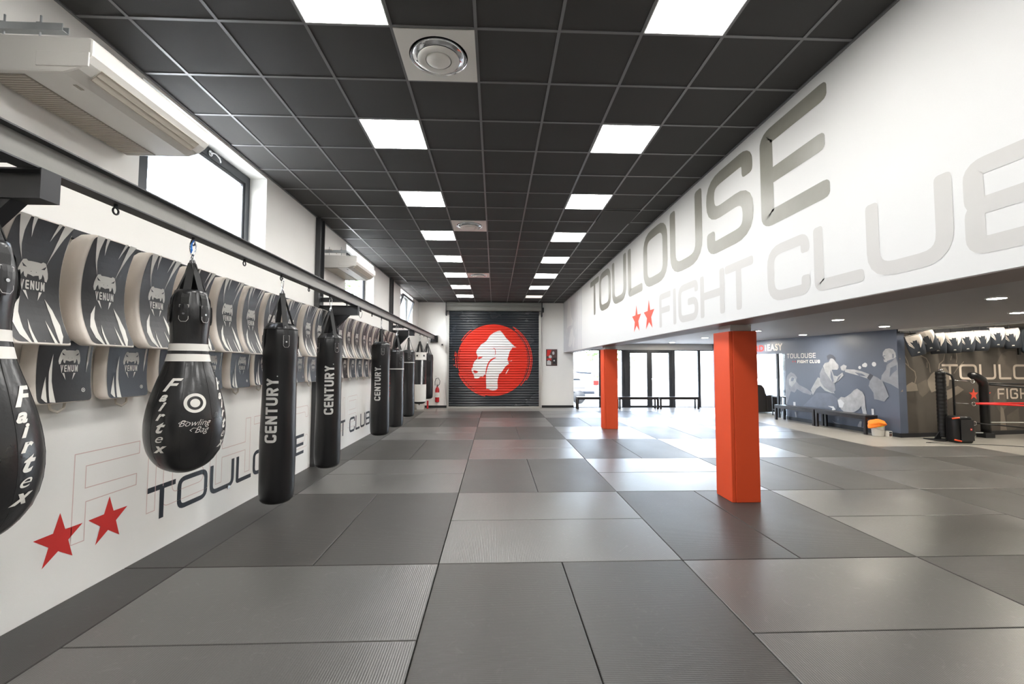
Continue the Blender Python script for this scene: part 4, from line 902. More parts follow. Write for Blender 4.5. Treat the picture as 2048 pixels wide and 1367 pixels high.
def kick(kind, fm):
    upper = kind == 'upper'
    t = thing('kick_shield', 'x', 'kick shield', (LX, 0, 0), group='%s row of kick shields on the left wall' % kind)
    if upper: wd, zc, hh, th, c0, cv = .185, 2.085, .37, .135, .185, .105
    else: wd, zc, hh, th, c0, cv = .205, 1.55, .205, .085, .098, .02
    nv = 16; bm = NB(); rings = []
    def fx(v): s_ = (v-zc)/hh; return c0 + cv*max(0, abs(s_))**2.2*(1.0 if s_ < 0 else .75)
    for i in range(nv+1):
        v = zc-hh+2*hh*i/nv; e = abs(v-zc)/hh; k = 1 - .10*max(0, (e-.82)/.18)**2; x1 = fx(v); th_ = th*(1-.25*max(0, (e-.85)/.15)); dz = 0
        prof = [(x1-th_, -wd*k), (x1-th_*.5, -wd*k*1.04), (x1-.02, -wd*k*1.02), (x1, -wd*k*.93), (x1+.004, 0), (x1, wd*k*.93), (x1-.02, wd*k*1.02), (x1-th_*.5, wd*k*1.04), (x1-th_, wd*k)]
        rings.append([bm.verts.new((max(.012, p[0]), p[1], v)) for p in prof])
    for A_, B_ in zip(rings, rings[1:]):
        for k in range(9): bm.faces.new((A_[k], A_[(k+1) % 9], B_[(k+1) % 9], B_[k]))
    bm.faces.new(rings[0]); bm.faces.new(rings[-1][::-1])
    o = new_obj('body', bm, M['padwhite'], t, smooth=True, bevel=.012); o.modifiers['bevel'].segments = 3
    def g(u, v, w_): return (fx(v)+.0045+w_*1.4-.004*abs(u/wd)**2, u, v)
    wf, z0, z1 = wd*.90, zc-hh*.965, zc+hh*.975
    a = Art(); a.poly(rr([(-wf, z0), (wf, z0), (wf, z1), (-wf, z1)], .035, True)); a.cut('v', .045); a.cut('u', .09)
    new_obj('face_panel', a.lay(g), fm, t, smooth='flat')
    a = Art(); L1 = 1
    def sw(pts, mirror=True):
        for e in (1, -1):
            a.poly([(e*x*wf, zc+y*hh) for x, y in pts], layer=L1)
            if not mirror: break
    if upper:
        sw([(-.95, .99), (-.60, .99), (-.60, .75), (-.55, .55), (-.42, .30), (-.62, .55), (-.78, .78)])
        sw([(-.52, .99), (-.38, .99), (-.36, .85), (-.32, .68), (-.44, .85)])
        sw([(-.42, -.25), (-.66, -.42), (-.82, -.66), (-.76, -.85), (-.55, -.985), (-.49, -.98), (-.56, -.75), (-.55, -.5)])
        sw([(-.30, -.60), (-.38, -.75), (-.42, -.975), (-.30, -.98), (-.31, -.8)])
        snake(a, 0, zc+.01, .088, layer=L1, dark=1)
    else:
        sw([(-.50, .55), (-.60, .0), (-.62, -.94), (-.42, -.96), (-.50, -.3)], False)
        sw([(-.70, -.15), (-.88, -.80), (-.76, -.92), (-.70, -.94)], False)
        sw([(.80, .95), (.92, .95), (.86, .3), (.78, -.05)], False)
        snake(a, .02, zc+.045, .075, layer=L1, dark=1)
        a.poly(circ(.66*wf, zc-.62*hh, .014, 20), [circ(.66*wf, zc-.62*hh, .010, 20)[::-1]], layer=L1); a.poly(circ(.66*wf, zc-.62*hh, .005, 12), layer=L1)
    a.cut('v', .045)
    new_obj('printed_artwork', a.lay(g), [M['print'], fm], t, smooth='flat')
    if not upper:
        bm = NB(); tube(bm, [(.055, -.055, zc-hh+.012), (.06, -.045, zc-hh-.04), (.062, .0, zc-hh-.062), (.06, .045, zc-hh-.04), (.055, .055, zc-hh+.012)], .010, 8, flat=.6); new_obj('handle', bm, M['cream'], t, smooth=True)
    else:
        bm = NB(); box(bm, .058, .064, -.02, .02, zc+hh*.80, 2.50); new_obj('hanging_strap', bm, M['webbing'], t)
    return t
ku = kick('upper', M['padblack']); kl = kick('lower', M['padblue']); kb = kick('lower', M['padblack'])
UP1 = [2.70, 3.175, 3.645, 4.12, 4.61, 5.04, 5.50, 5.97, 6.53, 6.97]; UP2 = [7.92+.462*k for k in range(10)]
LO1 = [3.03, 3.53, 4.02, 4.52, 5.02, 5.50, 5.98, 6.50, 6.97]; LO2 = [7.95+.462*k for k in range(10)]
used_u = used_l = used_b = False
rnd = random.Random(3)
for ys, wh in ((UP1, 'before the bracket post'), (UP2, 'beyond the bracket post')):
    for k, y in enumerate(ys):
        o = ku if not used_u else dup(ku); used_u = True; dx = rnd.uniform(0, .006)
        o.location = (LX+dx, y+rnd.uniform(-.008, .008), rnd.uniform(-.01, .008)); o.rotation_euler = (rnd.uniform(-.015, .015), 0, rnd.uniform(-.03, .03))
        o['label'] = 'tall curved cream-sided kick shield, %s in upper row %s' % (ORD[k], wh)
for ys, wh in ((LO1, 'before the bracket post'), (LO2, 'beyond the bracket post')):
    for k, y in enumerate(ys):
        dark = (wh[0] == 'b' and wh[1] == 'e' and ((ys is LO1 and k == 0) or (ys is LO2 and k == 1)))
        if dark:
            o = kb if not used_b else dup(kb); used_b = True
        else:
            o = kl if not used_l else dup(kl); used_l = True
        o.location = (LX, y, rnd.uniform(-.008, .008)); o.rotation_euler = (rnd.uniform(-.015, .015), 0, 0)
        o['label'] = '%s kick shield with bottom loop, %s in lower row %s' % ('jet black' if dark else 'blue-black', ORD[k], wh)

# ================================================================= AIR CONDITIONERS
def aircon(y0, y1, xf, z0, label):
    t = thing('air_conditioner', label, 'air conditioner', (LX, y0, z0)); L = y1-y0; D = xf-LX
    bm = NB(); prism(bm, [(.004, .012), (.02, 0), (D-.16, 0), (D-.08, .025), (D-.03, .065), (D-.003, .10), (D, .12), (D, .19), (D-.02, .205), (.004, .215)], 'Y', .0, L)
    new_obj('body', bm, M['plastic'], t, bevel=.012)
    new_obj('intake_grille', box(NB(), .03, .25, .03, L-.03, -.006, .002), M['greyplastic'], t, bevel=.003)
    bm = NB()
    for k in range(int((L-.1)/.022)): box(bm, .035, .245, .04+.022*k, .048+.022*k, -.009, -.005)
    new_obj('grille_slats', bm, M['cream'], t)
    bm = NB(); m4 = Matrix.Translation((D-.088, 0, .012)) @ Matrix.Rotation(math.radians(-40), 4, 'Y')
    box(bm, .0, .085, .09, L-.09, -.004, .002, m4=m4); new_obj('louver', bm, M['cream'], t)
    bm = NB(); box(bm, .003, .005, .09, L-.09, -.0055, -.0025, m4=m4); box(bm, .080, .082, .09, L-.09, -.0055, -.0025, m4=m4); box(bm, .003, .082, .088, .091, -.0055, -.0025, m4=m4); box(bm, .04, .043, .09, L-.09, -.006, -.003, m4=m4); new_obj('louver_gap', bm, M['greyplastic'], t)
    new_obj('end_cap', box(NB(), D-.30, D-.012, -.008, .0, .03, .115), M['plastic'], t, bevel=.006)
    new_obj('badge', box(NB(), D-.21, D-.19, .12, .17, -.003, .0), M['greyplastic'], t)
    for yy in (.03, L-.14):
        r_ = new_obj('mounting_rail', box(box(box(NB(), .003, D-.20, yy, yy+.04, .262, .266), .003, D-.20, yy, yy+.003, .266, .305), .003, D-.20, yy+.037, yy+.04, .266, .305), M['galv'], t)
        for xx in (.10, .30):
            bm = NB(); tube(bm, [(xx, yy+.02, .18), (xx, yy+.02, .36)], .005, 8); box(bm, xx-.015, xx+.015, yy+.008, yy+.032, .306, .316); new_obj('threaded_rod', bm, M['galv'], r_)
    return t
aircon(2.50, 3.53, -2.27, 3.235, 'large white wall-hung air conditioner at upper left, nearest the camera')
t = aircon(7.50, 8.66, -2.33, 3.235, 'white air conditioner farther down the left wall beyond the first steel post')
new_obj('cable', tube(NB(), [(.01, -.03, -.02), (.012, -.03, .22), (.05, -.025, .30), (.14, .02, .31), (.22, .07, .25)], .005, 7), M['cream'], t, smooth=True)
# ================================================================= ROLLER SHUTTER
t = thing('roller_shutter', 'dark corrugated roller shutter with painted red disc on far wall', 'roller shutter', (0, FY, 0))
SY = -.11; PER = .093; AMP = .017
def shy(z): return SY - AMP*math.cos(2*PI*z/PER) - .004*math.cos(4*PI*z/PER)
bm = NB(); nz = int(3.62/(PER/10)); prev = None
for i in range(nz+1):
    z = .055+3.60*i/nz; row = [bm.verts.new((-1.735, shy(z), z)), bm.verts.new((1.675, shy(z), z))]
    if prev: bm.faces.new((prev[0], prev[1], row[1], row[0]))
    prev = row
o = new_obj('slat_curtain', bm, M['slat'], t, smooth=True)
new_obj('bottom_bar', B(-1.735, 1.675, SY-.02, SY+.02, -.035, .054), M['alu'], t, bevel=.004)
def SHF(u, v, w): return (u, shy(v)-.002-w, v)
a = Art(); (ccx, ccz), cR = D['circle']
a.poly(circ(ccx, ccz, cR, 96))
def arcband(r, w, a0, a1, ox=0, oz=0, n=18): a.ribbon([(ccx+ox+r*math.cos(q), ccz+oz+r*math.sin(q)) for q in [a0+(a1-a0)*k/(n-1) for k in range(n)]], w)
arcband(cR+.055, .045, -.75, .95, .0); arcband(cR+.10, .035, -.55, 1.05, .015); arcband(cR+.05, .035, 2.2, 2.6); arcband(cR+.045, .04, 2.95, 3.35, -.01); arcband(cR+.105, .03, 2.92, 3.05); arcband(cR+.03, .05, 3.5, 4.5, 0)
a.poly(circ(ccx-1.50, ccz+.02, .022, 12)); a.poly(circ(ccx-1.47, ccz-.20, .02, 12)); a.cut('v', PER/8)
new_obj('red_paint', a.lay(SHF), M['slatred'], t, smooth='flat')
a = Art()
for r_, w_, q0, q1 in ((cR-.03, .022, -.5, .75), (cR-.06, .012, -.35, .2), (cR-.05, .02, 2.85, 3.35), (cR-.04, .02, 3.6, 4.15)):
    q = q0
    while q < q1: arcband(r_, w_, q, q+.07, n=4); q += .095
a.cut('v', PER/8)
for v in a.bm.verts: v.co.z = 1.0
new_obj('dark_strokes', a.lay(SHF), M['slat'], t, smooth='flat')
a = Art(); a.poly(D['gorilla'], layer=1)
for p in D['gwhite']: a.poly(p, layer=1)
a.cut('v', PER/8); new_obj('white_paint', a.lay(SHF), M['slatwhite'], t, smooth='flat')
a = Art()
for p in D['gred']: a.poly(p, layer=2)
a.cut('v', PER/8); new_obj('red_details', a.lay(SHF), M['slatred'], t, smooth='flat')
new_obj('left_guide', B(-1.80, -1.73, -.15, -.001, -.04, 3.50), M['alu'], t)
new_obj('right_guide', B(1.67, 1.74, -.15, -.001, -.04, 3.50), M['alu'], t)
bm = NB(); prism(bm, [(-.001, 3.985), (-.24, 3.985), (-.26, 3.96), (-.26, 3.87), (-.245, 3.86), (-.235, 3.83), (-.245, 3.79), (-.24, 3.70), (-.22, 3.66), (-.001, 3.66)], 'X', -1.83, 1.76)
new_obj('roll_box', bm, M['steelgrey'], t)
new_obj('end_plate', B(-1.86, -1.831, -.27, -.001, 3.48, 3.98), M['blackmetal'], t); new_obj('end_plate', B(1.761, 1.80, -.27, -.001, 3.45, 3.98), M['blackmetal'], t)
new_obj('motor_cover', box(NB(), 1.80, 1.86, -.2, -.04, 3.62, 3.80), M['blackmetal'], t, bevel=.01)

# ================================================================= FAR WALL BITS
t = thing('framed_poster', 'small framed dark red and grey poster on white far wall', 'poster', (2.17, FY-.001, 1.905))
new_obj('frame', box(box(box(box(NB(), -.21, .21, -.02, 0, .30, .315), -.21, .21, -.02, 0, -.315, -.30), -.21, -.195, -.02, 0, -.30, .30), .195, .21, -.02, 0, -.30, .30), M['blackmetal'], t)
a = Art(); a.poly([(-.195, -.30), (.195, -.30), (.195, .30), (-.195, .30)]); a.poly([(-.19, .05), (-.17, .29), (.0, .29), (-.05, .16), (-.09, .05)], mi=1, layer=1)
a.poly(circ(.07, .17, .045, 16, ry=.065), mi=2, layer=1); a.poly(circ(-.05, .03, .06, 16), mi=2, layer=1); a.poly([(-.18, -.28), (-.02, -.28), (-.02, -.16), (-.10, -.10), (-.18, -.14)], mi=2, layer=1)
a.poly([(.03, -.03), (.18, .0), (.18, -.25), (.05, -.26)], mi=3, layer=1); a.poly(circ(.10, -.12, .03, 12), mi=2, layer=2); a.poly([(-.19, -.05), (-.02, -.02), (.0, -.10), (-.16, -.10)], mi=1, layer=1)
new_obj('print', a.lay(lambda u, v, w: (u, -.012-w, v)), [M['poster'], M['red'], M['posterw'], M['blackmetal']], t, smooth='flat')
t = thing('fire_extinguisher', 'red fire extinguisher with black hose hung on far wall by the shutter', 'fire extinguisher', (-2.16, FY-.10, .22))
new_obj('cylinder', lathe(NB(), [(0, 0), (.07, .0), (.078, .02), (.078, .45), (.06, .52), (.025, .55), (.025, .58), (0, .58)], 28, cap=False), M['extred'], t, smooth=True)
new_obj('label', lathe(NB(), [(.0785, .18), (.0785, .36)], 28, cap=False), M['print'], t, smooth=True)
bm = NB(); tube(bm, [(0, 0, .58), (0, 0, .62)], .018, 10); box(bm, -.012, .012, -.06, .05, .62, .635); box(bm, -.012, .012, -.08, .04, .655, .668); new_obj('valve', bm, M['blackmetal'], t)
new_obj('hose', tube(NB(), [(.02, 0, .61), (.08, -.01, .66), (.10, -.01, .78), (.04, 0, .90), (-.05, 0, .88), (-.09, 0, .76), (-.085, 0, .62)], .011, 8), M['blackmetal'], t, smooth=True)
new_obj('wall_hook', B(-.02, .02, .03, .099, .42, .50), M['blackmetal'], t)
t = thing('wall_sensor', 'small dark camera-like sensor on far wall left of shutter', 'sensor', (-2.0, FY-.001, 2.38))
new_obj('base', B(-.03, .05, -.015, 0, -.035, .035), M['plastic'], t); new_obj('lens', lathe(NB(), [(0, -.05), (.028, -.05), (.032, -.02), (.03, -.015), (0, -.015)], 20, axis='Y', cap=False), M['blackmetal'], t, smooth=True)
tag(new_obj('light_switch', B(-2.26, -2.19, FY-.016, FY-.001, 1.15, 1.22), M['plastic'], bevel=.004), 'small white switch plate above the fire extinguisher on far wall', 'switch')
t = thing('small_wall_box', 'white box on legs low behind the white-banded bag', 'box', (-2.72, 16.35, 0))
new_obj('body', B(-.09, .16, -.12, .12, .0, .42), M['plastic'], t, bevel=.01); new_obj('leg', B(-.19, -.165, -.10, .1, .0, .46), M['plastic'], t)
tag(new_obj('red_cap', B(-2.50, -2.44, 16.55, 16.62, .0, .30), M['extred'], bevel=.008), 'small red item on the floor behind the white-banded bag', 'canister')
tag(new_obj('reader_plate', box(NB(), LX+.001, LX+.012, 5.03, 5.07, .245, .285), M['chrome'], bevel=.004), 'tiny metal socket ring over dark letters low on left wall', 'socket')

# ================================================================= MURAL ON THE RIGHT
mm = [M['mur0'], M['mur1'], M['mur2'], M['mur3'], M['mur4']]
a = Art()
for k, (tone, pts) in enumerate(D['mural']): a.poly([(u, max(.095, v)) for u, v in pts], mi=tone, layer=1+(k % 6))
for u, v, r in D['bokeh']: a.poly(circ(u, v, r, 20, ry=r), mi=4, layer=1)
tag(new_obj('fighters_mural', a.lay(MU), mm, smooth='flat'), 'slate blue photo mural of pale grey fighters on right-hand wall', 'mural')
mt = D['mtext']
def flipu(a, u_left):  # words read from far (left in picture) to near
    a.transform(lambda x, y: (u_left-x, y))
a = Art(); L_ = mt['T0'][0]-mt['E1'][0]; a.word('TOULOUSE', 0, 1.832, L_, .135, .020, .018, gap=.03); flipu(a, mt['T0'][0])
b_ = Art(); b_.word('FIGHT', 0, 1.683, .40, .09, .022, .020, gap=.018); b_.word('CLUB', .45, 1.683, .36, .09, .022, .020, gap=.018); flipu(b_, mt['F0'][0])
me_ = bpy.data.meshes.new('x'); b_.bm.to_mesh(me_); a.bm.from_mesh(me_); b_.bm.free()
for u in (3.14, 3.045):
    a.poly(star(u, 1.733, .032), mi=1)
tag(new_obj('mural_lettering', a.lay(MU), [M['print'], M['red']], smooth='flat'), 'small white two-line lettering with red stars on the slate mural', 'wall lettering')
a = Art()
def block(txt, u0, u1, z0, z1, mi):
    f = Art(); font_mesh(f, txt, 1.0, (0, 0), bold=.04, spacing=1.16)
    xs = [v.co.x for v in f.bm.verts]; ysv = [v.co.y for v in f.bm.verts]; x0, x1, y0, y1 = min(xs), max(xs), min(ysv), max(ysv)
    f.transform(lambda x, y: (u0+(u1-u0)*(x-x0)/(x1-x0), z0+(z1-z0)*(y-y0)/(y1-y0)))
    me = bpy.data.meshes.new('x')
    for fc in f.bm.faces: fc.material_index = mi
    f.bm.to_mesh(me); a.bm.from_mesh(me); f.bm.free()
block('HARD', 5.35, 4.36, 2.075, 2.28, 1); block('EASY', 4.21, 3.54, 2.075, 2.295, 0)
f = Art(); font_mesh(f, 'FIGHT', .075, (0, 0), rot=PI/2, bold=.001); f.transform(lambda x, y: (4.285-x, 2.18+y)); me = bpy.data.meshes.new('x'); f.bm.to_mesh(me); a.bm.from_mesh(me); f.bm.free()
tag(new_obj('header_lettering', a.lay(MU), [M['print'], M['red']], smooth='flat'), 'red and white block letters above the opening beside red column', 'wall lettering')
# ---- art on the ring-corner wall
a = Art()
for tone, pts in D['rmural']: a.poly([(u, max(.095, v)) for u, v in pts], mi=tone, layer=1+tone)
for ln in D['rlines']: a.ribbon(ln, .022, mi=1, layer=1)
tag(new_obj('boxer_mural', a.lay(RW), [M['ring0'], M['ring1']], smooth='flat'), 'brown mural of large faded boxers behind the ring corner', 'mural')
a = Art(); tw = [(1.208, 1.668), (1.703, 2.218), (2.285, 2.781), (2.859, 3.232), (3.295, 3.81), (3.87, 4.37), (4.43, 4.9), (4.97, 5.4)]
a.word('TOULOUSE', 0, 1.292, 0, .358, .065, .050, widths=tw)
a.word('FIGHT', 2.79, .83, 1.20, .25, .048, .040, gap=.06); a.word('CLUB', 4.15, .83, 1.1, .25, .048, .040, gap=.06)
for v in a.bm.verts: v.co.z = 4
a.poly(star(2.085, .945, .145), mi=1, layer=4); a.poly(star(2.46, .945, .145), mi=1, layer=4)
tag(new_obj('ring_wall_lettering', a.lay(RW), [M['ringtxt'], M['redbulk']], smooth='flat'), 'cream two-line lettering with red stars on the dark ring wall', 'wall lettering')

# ================================================================= BENCHES
def bench(L, Dp=.33):
    t = thing('bench', 'x', 'bench', (0, 0, 0))
    new_obj('seat', box(NB(), 0, L, 0, Dp, .405, .445), M['wood'], t, bevel=.003)
    new_obj('apron', box(box(box(box(NB(), .06, L-.06, .004, .02, .35, .404), .06, L-.06, Dp-.02, Dp-.004, .35, .404), .004, .02, .06, Dp-.06, .35, .404), L-.02, L-.004, .06, Dp-.06, .35, .404), M['wood'], t)
    for x in (0, L-.06):
        for y in (0, Dp-.06): new_obj('leg', box(NB(), x+.001, x+.059, y+.001, y+.059, 0, .404), M['wood'], t, bevel=.002)
    return t
bf = bench(1.47); b0 = bf
bench_labels = [(3.03, 'black bench in front of glazing, left of and behind the back red column'), (4.59, 'middle black bench in front of the glazed entrance doors'), (6.12, 'black bench before the glazing right of the entrance doors')]
for k, (x, lab) in enumerate(bench_labels):
    o = bf if k == 0 else dup(bf)
    o.location = (x, 16.30, -.002); o['label'] = lab; o['group'] = 'black benches before the glazed front'
ang = math.atan2(dmu.y, dmu.x)
for u0, lab in ((.47, 'near black bench along the fighters mural, beside the bucket'), (1.985, 'farther black bench along the mural, beside the opening')):
    o = dup(bf); p = MU(u0, 0, .07); o.location = (p[0], p[1], -.004); o.rotation_euler = (0, 0, ang); o['label'] = lab; o['group'] = 'black benches along the mural wall'
# bucket with cloth, small box
t = thing('bucket', 'white plastic bucket on floor at near end of mural bench', 'bucket', (8.83, 10.0, -.004))
new_obj('body', lathe(NB(), [(0, .002), (.105, .002), (.112, .01), (.128, .23), (.134, .235), (.130, .24), (.124, .232), (.10, .02), (0, .02)], 32, cap=False), M['plastic'], t, smooth=True)
new_obj('handle', tube(NB(), [(.132*math.cos(q), .132*math.sin(q)*.3-.10*abs(math.sin(q)), .215-.07*abs(math.sin(q))) for q in [PI+PI*k/10 for k in range(11)]], .003, 6), M['chrome'], t, smooth=True)
bm = NB(); bmesh.ops.create_icosphere(bm, subdivisions=4, radius=.17)
for v in bm.verts:
    p = v.co; n_ = math.sin(p.x*38+1)*math.cos(p.y*31)+math.sin(p.z*40+p.x*20)
    v.co = Vector((p.x*1.05-.01, p.y*.95, max(-.055, p.z*.55))) * (1+.06*n_)
    if v.co.x < -.08: v.co.z -= (-.08-v.co.x)*.7
tag(new_obj('training_bib', bm, M['orangec'], smooth=True, loc=(8.81, 9.99, .285)), 'crumpled bright orange cloth heaped on top of the white bucket', 'cloth')
bm = NB(); bmesh.ops.create_icosphere(bm, subdivisions=3, radius=.12)
for v in bm.verts: v.co = Vector((v.co.x*1.05, v.co.y, v.co.z*.25))*(1+.12*math.sin(v.co.x*60)*math.cos(v.co.y*50))
tag(new_obj('lime_bib', bm, M['lime'], smooth=True, loc=(8.79, 9.97, .235)), 'lime yellow cloth peeking out under the orange cloth on bucket', 'cloth')
t = thing('small_carton', 'small printed carton on floor between bucket and wall corner', 'box', (8.985, 9.90, -.004))
new_obj('body', B(-.04, .04, -.06, .06, 0, .13), M['plastic'], t, bevel=.003); new_obj('printed_side', B(-.032, .032, -.0615, -.060, .015, .075), M['poster'], t); new_obj('blue_side', B(-.032, .032, -.0615, -.060, .08, .12), M['padblue'], t)

# ================================================================= BEYOND THE OPENING
t = thing('armchair', 'dark brown leather armchair seen through opening beside the red column', 'armchair', (9.25, 14.95, -.004))
bm = NB(); prism(bm, [(.0, .04), (.52, .04), (.53, .55), (.50, .60), (.10, .615), (.0, .60)], 'Y', -.12, .10); new_obj('armrest', bm, M['brown'], t, bevel=.03)
bm = NB(); prism(bm, [(.0, .04), (.52, .04), (.53, .55), (.50, .60), (.10, .615), (.0, .60)], 'Y', .66, .88); new_obj('armrest', bm, M['brown'], t, bevel=.03)
bm = NB(); prism(bm, [(-.34, .04), (.0, .04), (.02, .55), (-.06, .86), (-.16, .97), (-.36, .96)], 'Y', -.10, .86); new_obj('backrest', bm, M['brown'], t, bevel=.04)
new_obj('seat', B(.005, .54, .105, .655, .06, .42), M['brown'], t, bevel=.03)
t = thing('equipment_cart', 'black cart with chrome gear behind the far end of mural bench', 'cart', (9.32, 14.05, -.004))
new_obj('top', B(-.26, .22, -.25, .25, .60, .63), M['wood'], t); new_obj('shelf', B(-.25, .21, -.24, .24, .18, .20), M['wood'], t)
for x in (-.25, .18):
    for y in (-.24, .21): new_obj('leg', B(x, x+.03, y, y+.03, .0, .60), M['blackmetal'], t)
for x, y, h in ((-.12, -.1, .12), (.05, -.12, .16), (-.02, .08, .1)):
    tag(new_obj('steel_bottle', lathe(NB(), [(0, 0), (.035, 0), (.035, h*.7), (.015, h*.85), (.015, h), (0, h)], 20, cap=False), M['chrome'], smooth=True, loc=(9.32+x, 14.05+y, .201-.004)), {-.12: 'left small steel bottle', .05: 'tall steel bottle', -.02: 'short rear steel bottle'}[x]+' on the shelf of the black cart', 'bottle', 'steel bottles on the black cart')

# ================================================================= THAI PADS OVER THE RING CORNER
o = Art(); bm = NB()
def rbox(bm, u0, u1, z0, z1, w0, w1, mi=0):
    c = [RW(u0, z0, w0), RW(u1, z0, w0), RW(u1, z0, w1), RW(u0, z0, w1)]
    prism(bm, [(x, y) for x, y, _ in c], 'Z', z0, z1, mi)
rbox(bm, .02, 6.0, 2.36, 2.40, .02, .06); rbox(bm, .02, 6.0, 2.36, 2.56, .001, .019)
tag(new_obj('pad_rail', bm, M['blackmetal']), 'black rail with hooks above the row of arm pads, ring corner', 'wall rail')
def armpad():
    t = thing('arm_pad', 'x', 'arm pad', (0, 0, 0), group='black and white arm pads hanging over the ring corner')
    w_, h_, d_ = .19, .235, .13; nv = 10; rings = []; bm = NB()
    for i in range(nv+1):
        s = -1+2*i/nv; z = s*h_; k = (1 - .16*max(0, -s)**1.5 - .10*max(0, s)**4); e = abs(s); dd = d_*(1-.35*e**4)
        rings.append([bm.verts.new(p) for p in ((-w_*k*.9, 0, z), (-w_*k, -dd*.35, z), (-w_*k*.96, -dd*.8, z), (-w_*k*.6, -dd-.012, z), (0, -dd-.022, z), (w_*k*.6, -dd-.012, z), (w_*k*.96, -dd*.8, z), (w_*k, -dd*.35, z), (w_*k*.9, 0, z))])
    for A_, B_ in zip(rings, rings[1:]):
        for k in range(9): bm.faces.new((A_[k], A_[(k+1) % 9], B_[(k+1) % 9], B_[k]))
    bm.faces.new(rings[0]); bm.faces.new(rings[-1][::-1])
    new_obj('body', bm, M['padblue'], t, smooth=True, bevel=.012)
    def fr(u, v, w):
        s = v/h_; k = (1 - .16*max(0, -s)**1.5 - .10*max(0, s)**4); dd = d_*(1-.35*abs(s)**4); q = min(1, abs(u)/(w_*k))
        X_ = [(0, -dd-.022), (.6, -dd-.012), (.96, -dd*.8), (1.0, -dd*.35)]
        for (a0, b0), (a1, b1) in zip(X_, X_[1:]):
            if q <= a1: y = b0+(b1-b0)*(q-a0)/(a1-a0); break
        else: y = -dd*.35
        return (u*1.012, y-.004-w-.003*q, v)
    a = Art(); a.poly([(-.165, .225), (-.172, .15), (-.165, .10), (-.06, -.06), (-.10, .05), (-.12, .10), (-.09, .085), (-.06, .075), (-.055, .115), (-.02, .105), (.03, .115), (.035, .02), (.06, .09), (.06, .06), (.055, -.07), (.12, .02), (.165, .11), (.172, .15), (.165, .225)])
    a.poly([(-.165, .08), (-.15, .07), (-.08, -.05), (-.07, -.07), (-.15, .02)])
    a.cut('u', .04); a.cut('v', .03); new_obj('white_top', a.lay(fr), M['padwhite'], t, smooth='flat')
    bm = NB(); box(bm, -.165, .165, -d_*.62, .0, h_+.0005-.002, h_+.004); new_obj('top_edge', bm, M['padwhite'], t)
    a = Art(); a.poly([(x*.026-.01, -.165+(y-.5)*.022) for x, y in SN]); new_obj('logo', a.lay(fr), M['print'], t, smooth='flat')
    new_obj('hanging_strap', B(-.01, .01, -.012, -.004, h_-.01, h_+.13), M['webbing'], t)
    new_obj('arm_strap', B(-.12, .14, .0, .012, -.20, -.15), M['webbing'], t)
    return t
ap = armpad(); padn = ['first', 'second', 'third', 'fourth', 'fifth', 'sixth', 'seventh', 'eighth']
angr = math.atan2(drw.y, drw.x)
for k, ((u0, z1), (u1, z0)) in enumerate(D['rpads'][:8]):
    o = ap if k == 0 else dup(ap); u = (u0+u1)/2; z = (z0+z1)/2; s = .972
    wq = .165 if k % 2 == 0 else (.26 if k == 1 else .185)
    p = RW(u*.98, z, wq); zz = HC+(z-HC)*.965
    o.location = (p[0], p[1], zz); o.rotation_euler = (.05, [-.25, -.28, -.08, -.06, -.04, .0, .0, -.10][k], angr-.55+[-.1, -.30, -.32, 0, 0, .05, .08, -.28][k])
    o.scale = (.82, .95, 1.0)
    o['label'] = 'black and white arm pad, %s from the left above the ring corner' % padn[k]
t = thing('belly_shield', 'larger dark rounded shield pad at right end of arm pad row', 'shield pad', RW(3.58, 2.20, .24), angr-.5)
bm = NB(); prism(bm, rr([(-.26, -.30), (.26, -.30), (.30, .28), (-.30, .28)], .12, True), 'Y', -.12, 0); new_obj('body', bm, M['padblue'], t, bevel=.03)
a = Art(); snake(a, -.03, -.02, .075); a.poly(circ(.05, .24, .14, 24, PI, 2*PI), [circ(.05, .235, .09, 24, PI*1.02, 2*PI*.99)[::-1]]); new_obj('printed_artwork', a.lay(lambda u, v, w: (u, -.1225-w, v)), M['print'], t, smooth='flat')
new_obj('side_strap', B(-.32, -.28, -.07, -.02, -.32, .05), M['webbing'], t)

# ================================================================= BOXING RING CORNER
t = thing('boxing_ring', 'boxing ring corner with black padded posts and ropes at right edge', 'boxing ring', (9.79, 9.42, 0))
def pd(bm, pts, r, seg=20): return tube(bm, pts, r, seg)
bm = NB(); prof = [(0, .05)]
for k in range(60): prof.append((.088+.004*math.sin(k*1.9), .06+1.42*k/59))
prof.append((0, 1.50)); new_obj('post_padding', lathe(NB(), prof, 28, cap=False), M['leather2'], t, smooth=True)
new_obj('post_cap', lathe(NB(), [(0, 1.505), (.05, 1.505), (.05, 1.53), (0, 1.535)], 20, cap=False), M['chrome'], t, smooth=True)
bm = NB(); box(bm, -.30, .55, -.12, .16, -.003, .015); prism(bm, [(-.06, .016), (-.22, .016), (-.06, .22)], 'Y', -.01, .01); prism(bm, [(.06, .016), (.16, .016), (.06, .20)], 'Y', -.01, .01); new_obj('base_plate', bm, M['blackmetal'], t)
new_obj('tube_frame', tube(NB(), [(.05, 0, 1.47), (.16, -.0, 1.44), (.25, 0, 1.40), (.285, 0, 1.30), (.285, 0, .02)], .022, 12), M['blackmetal'], t, smooth=True)
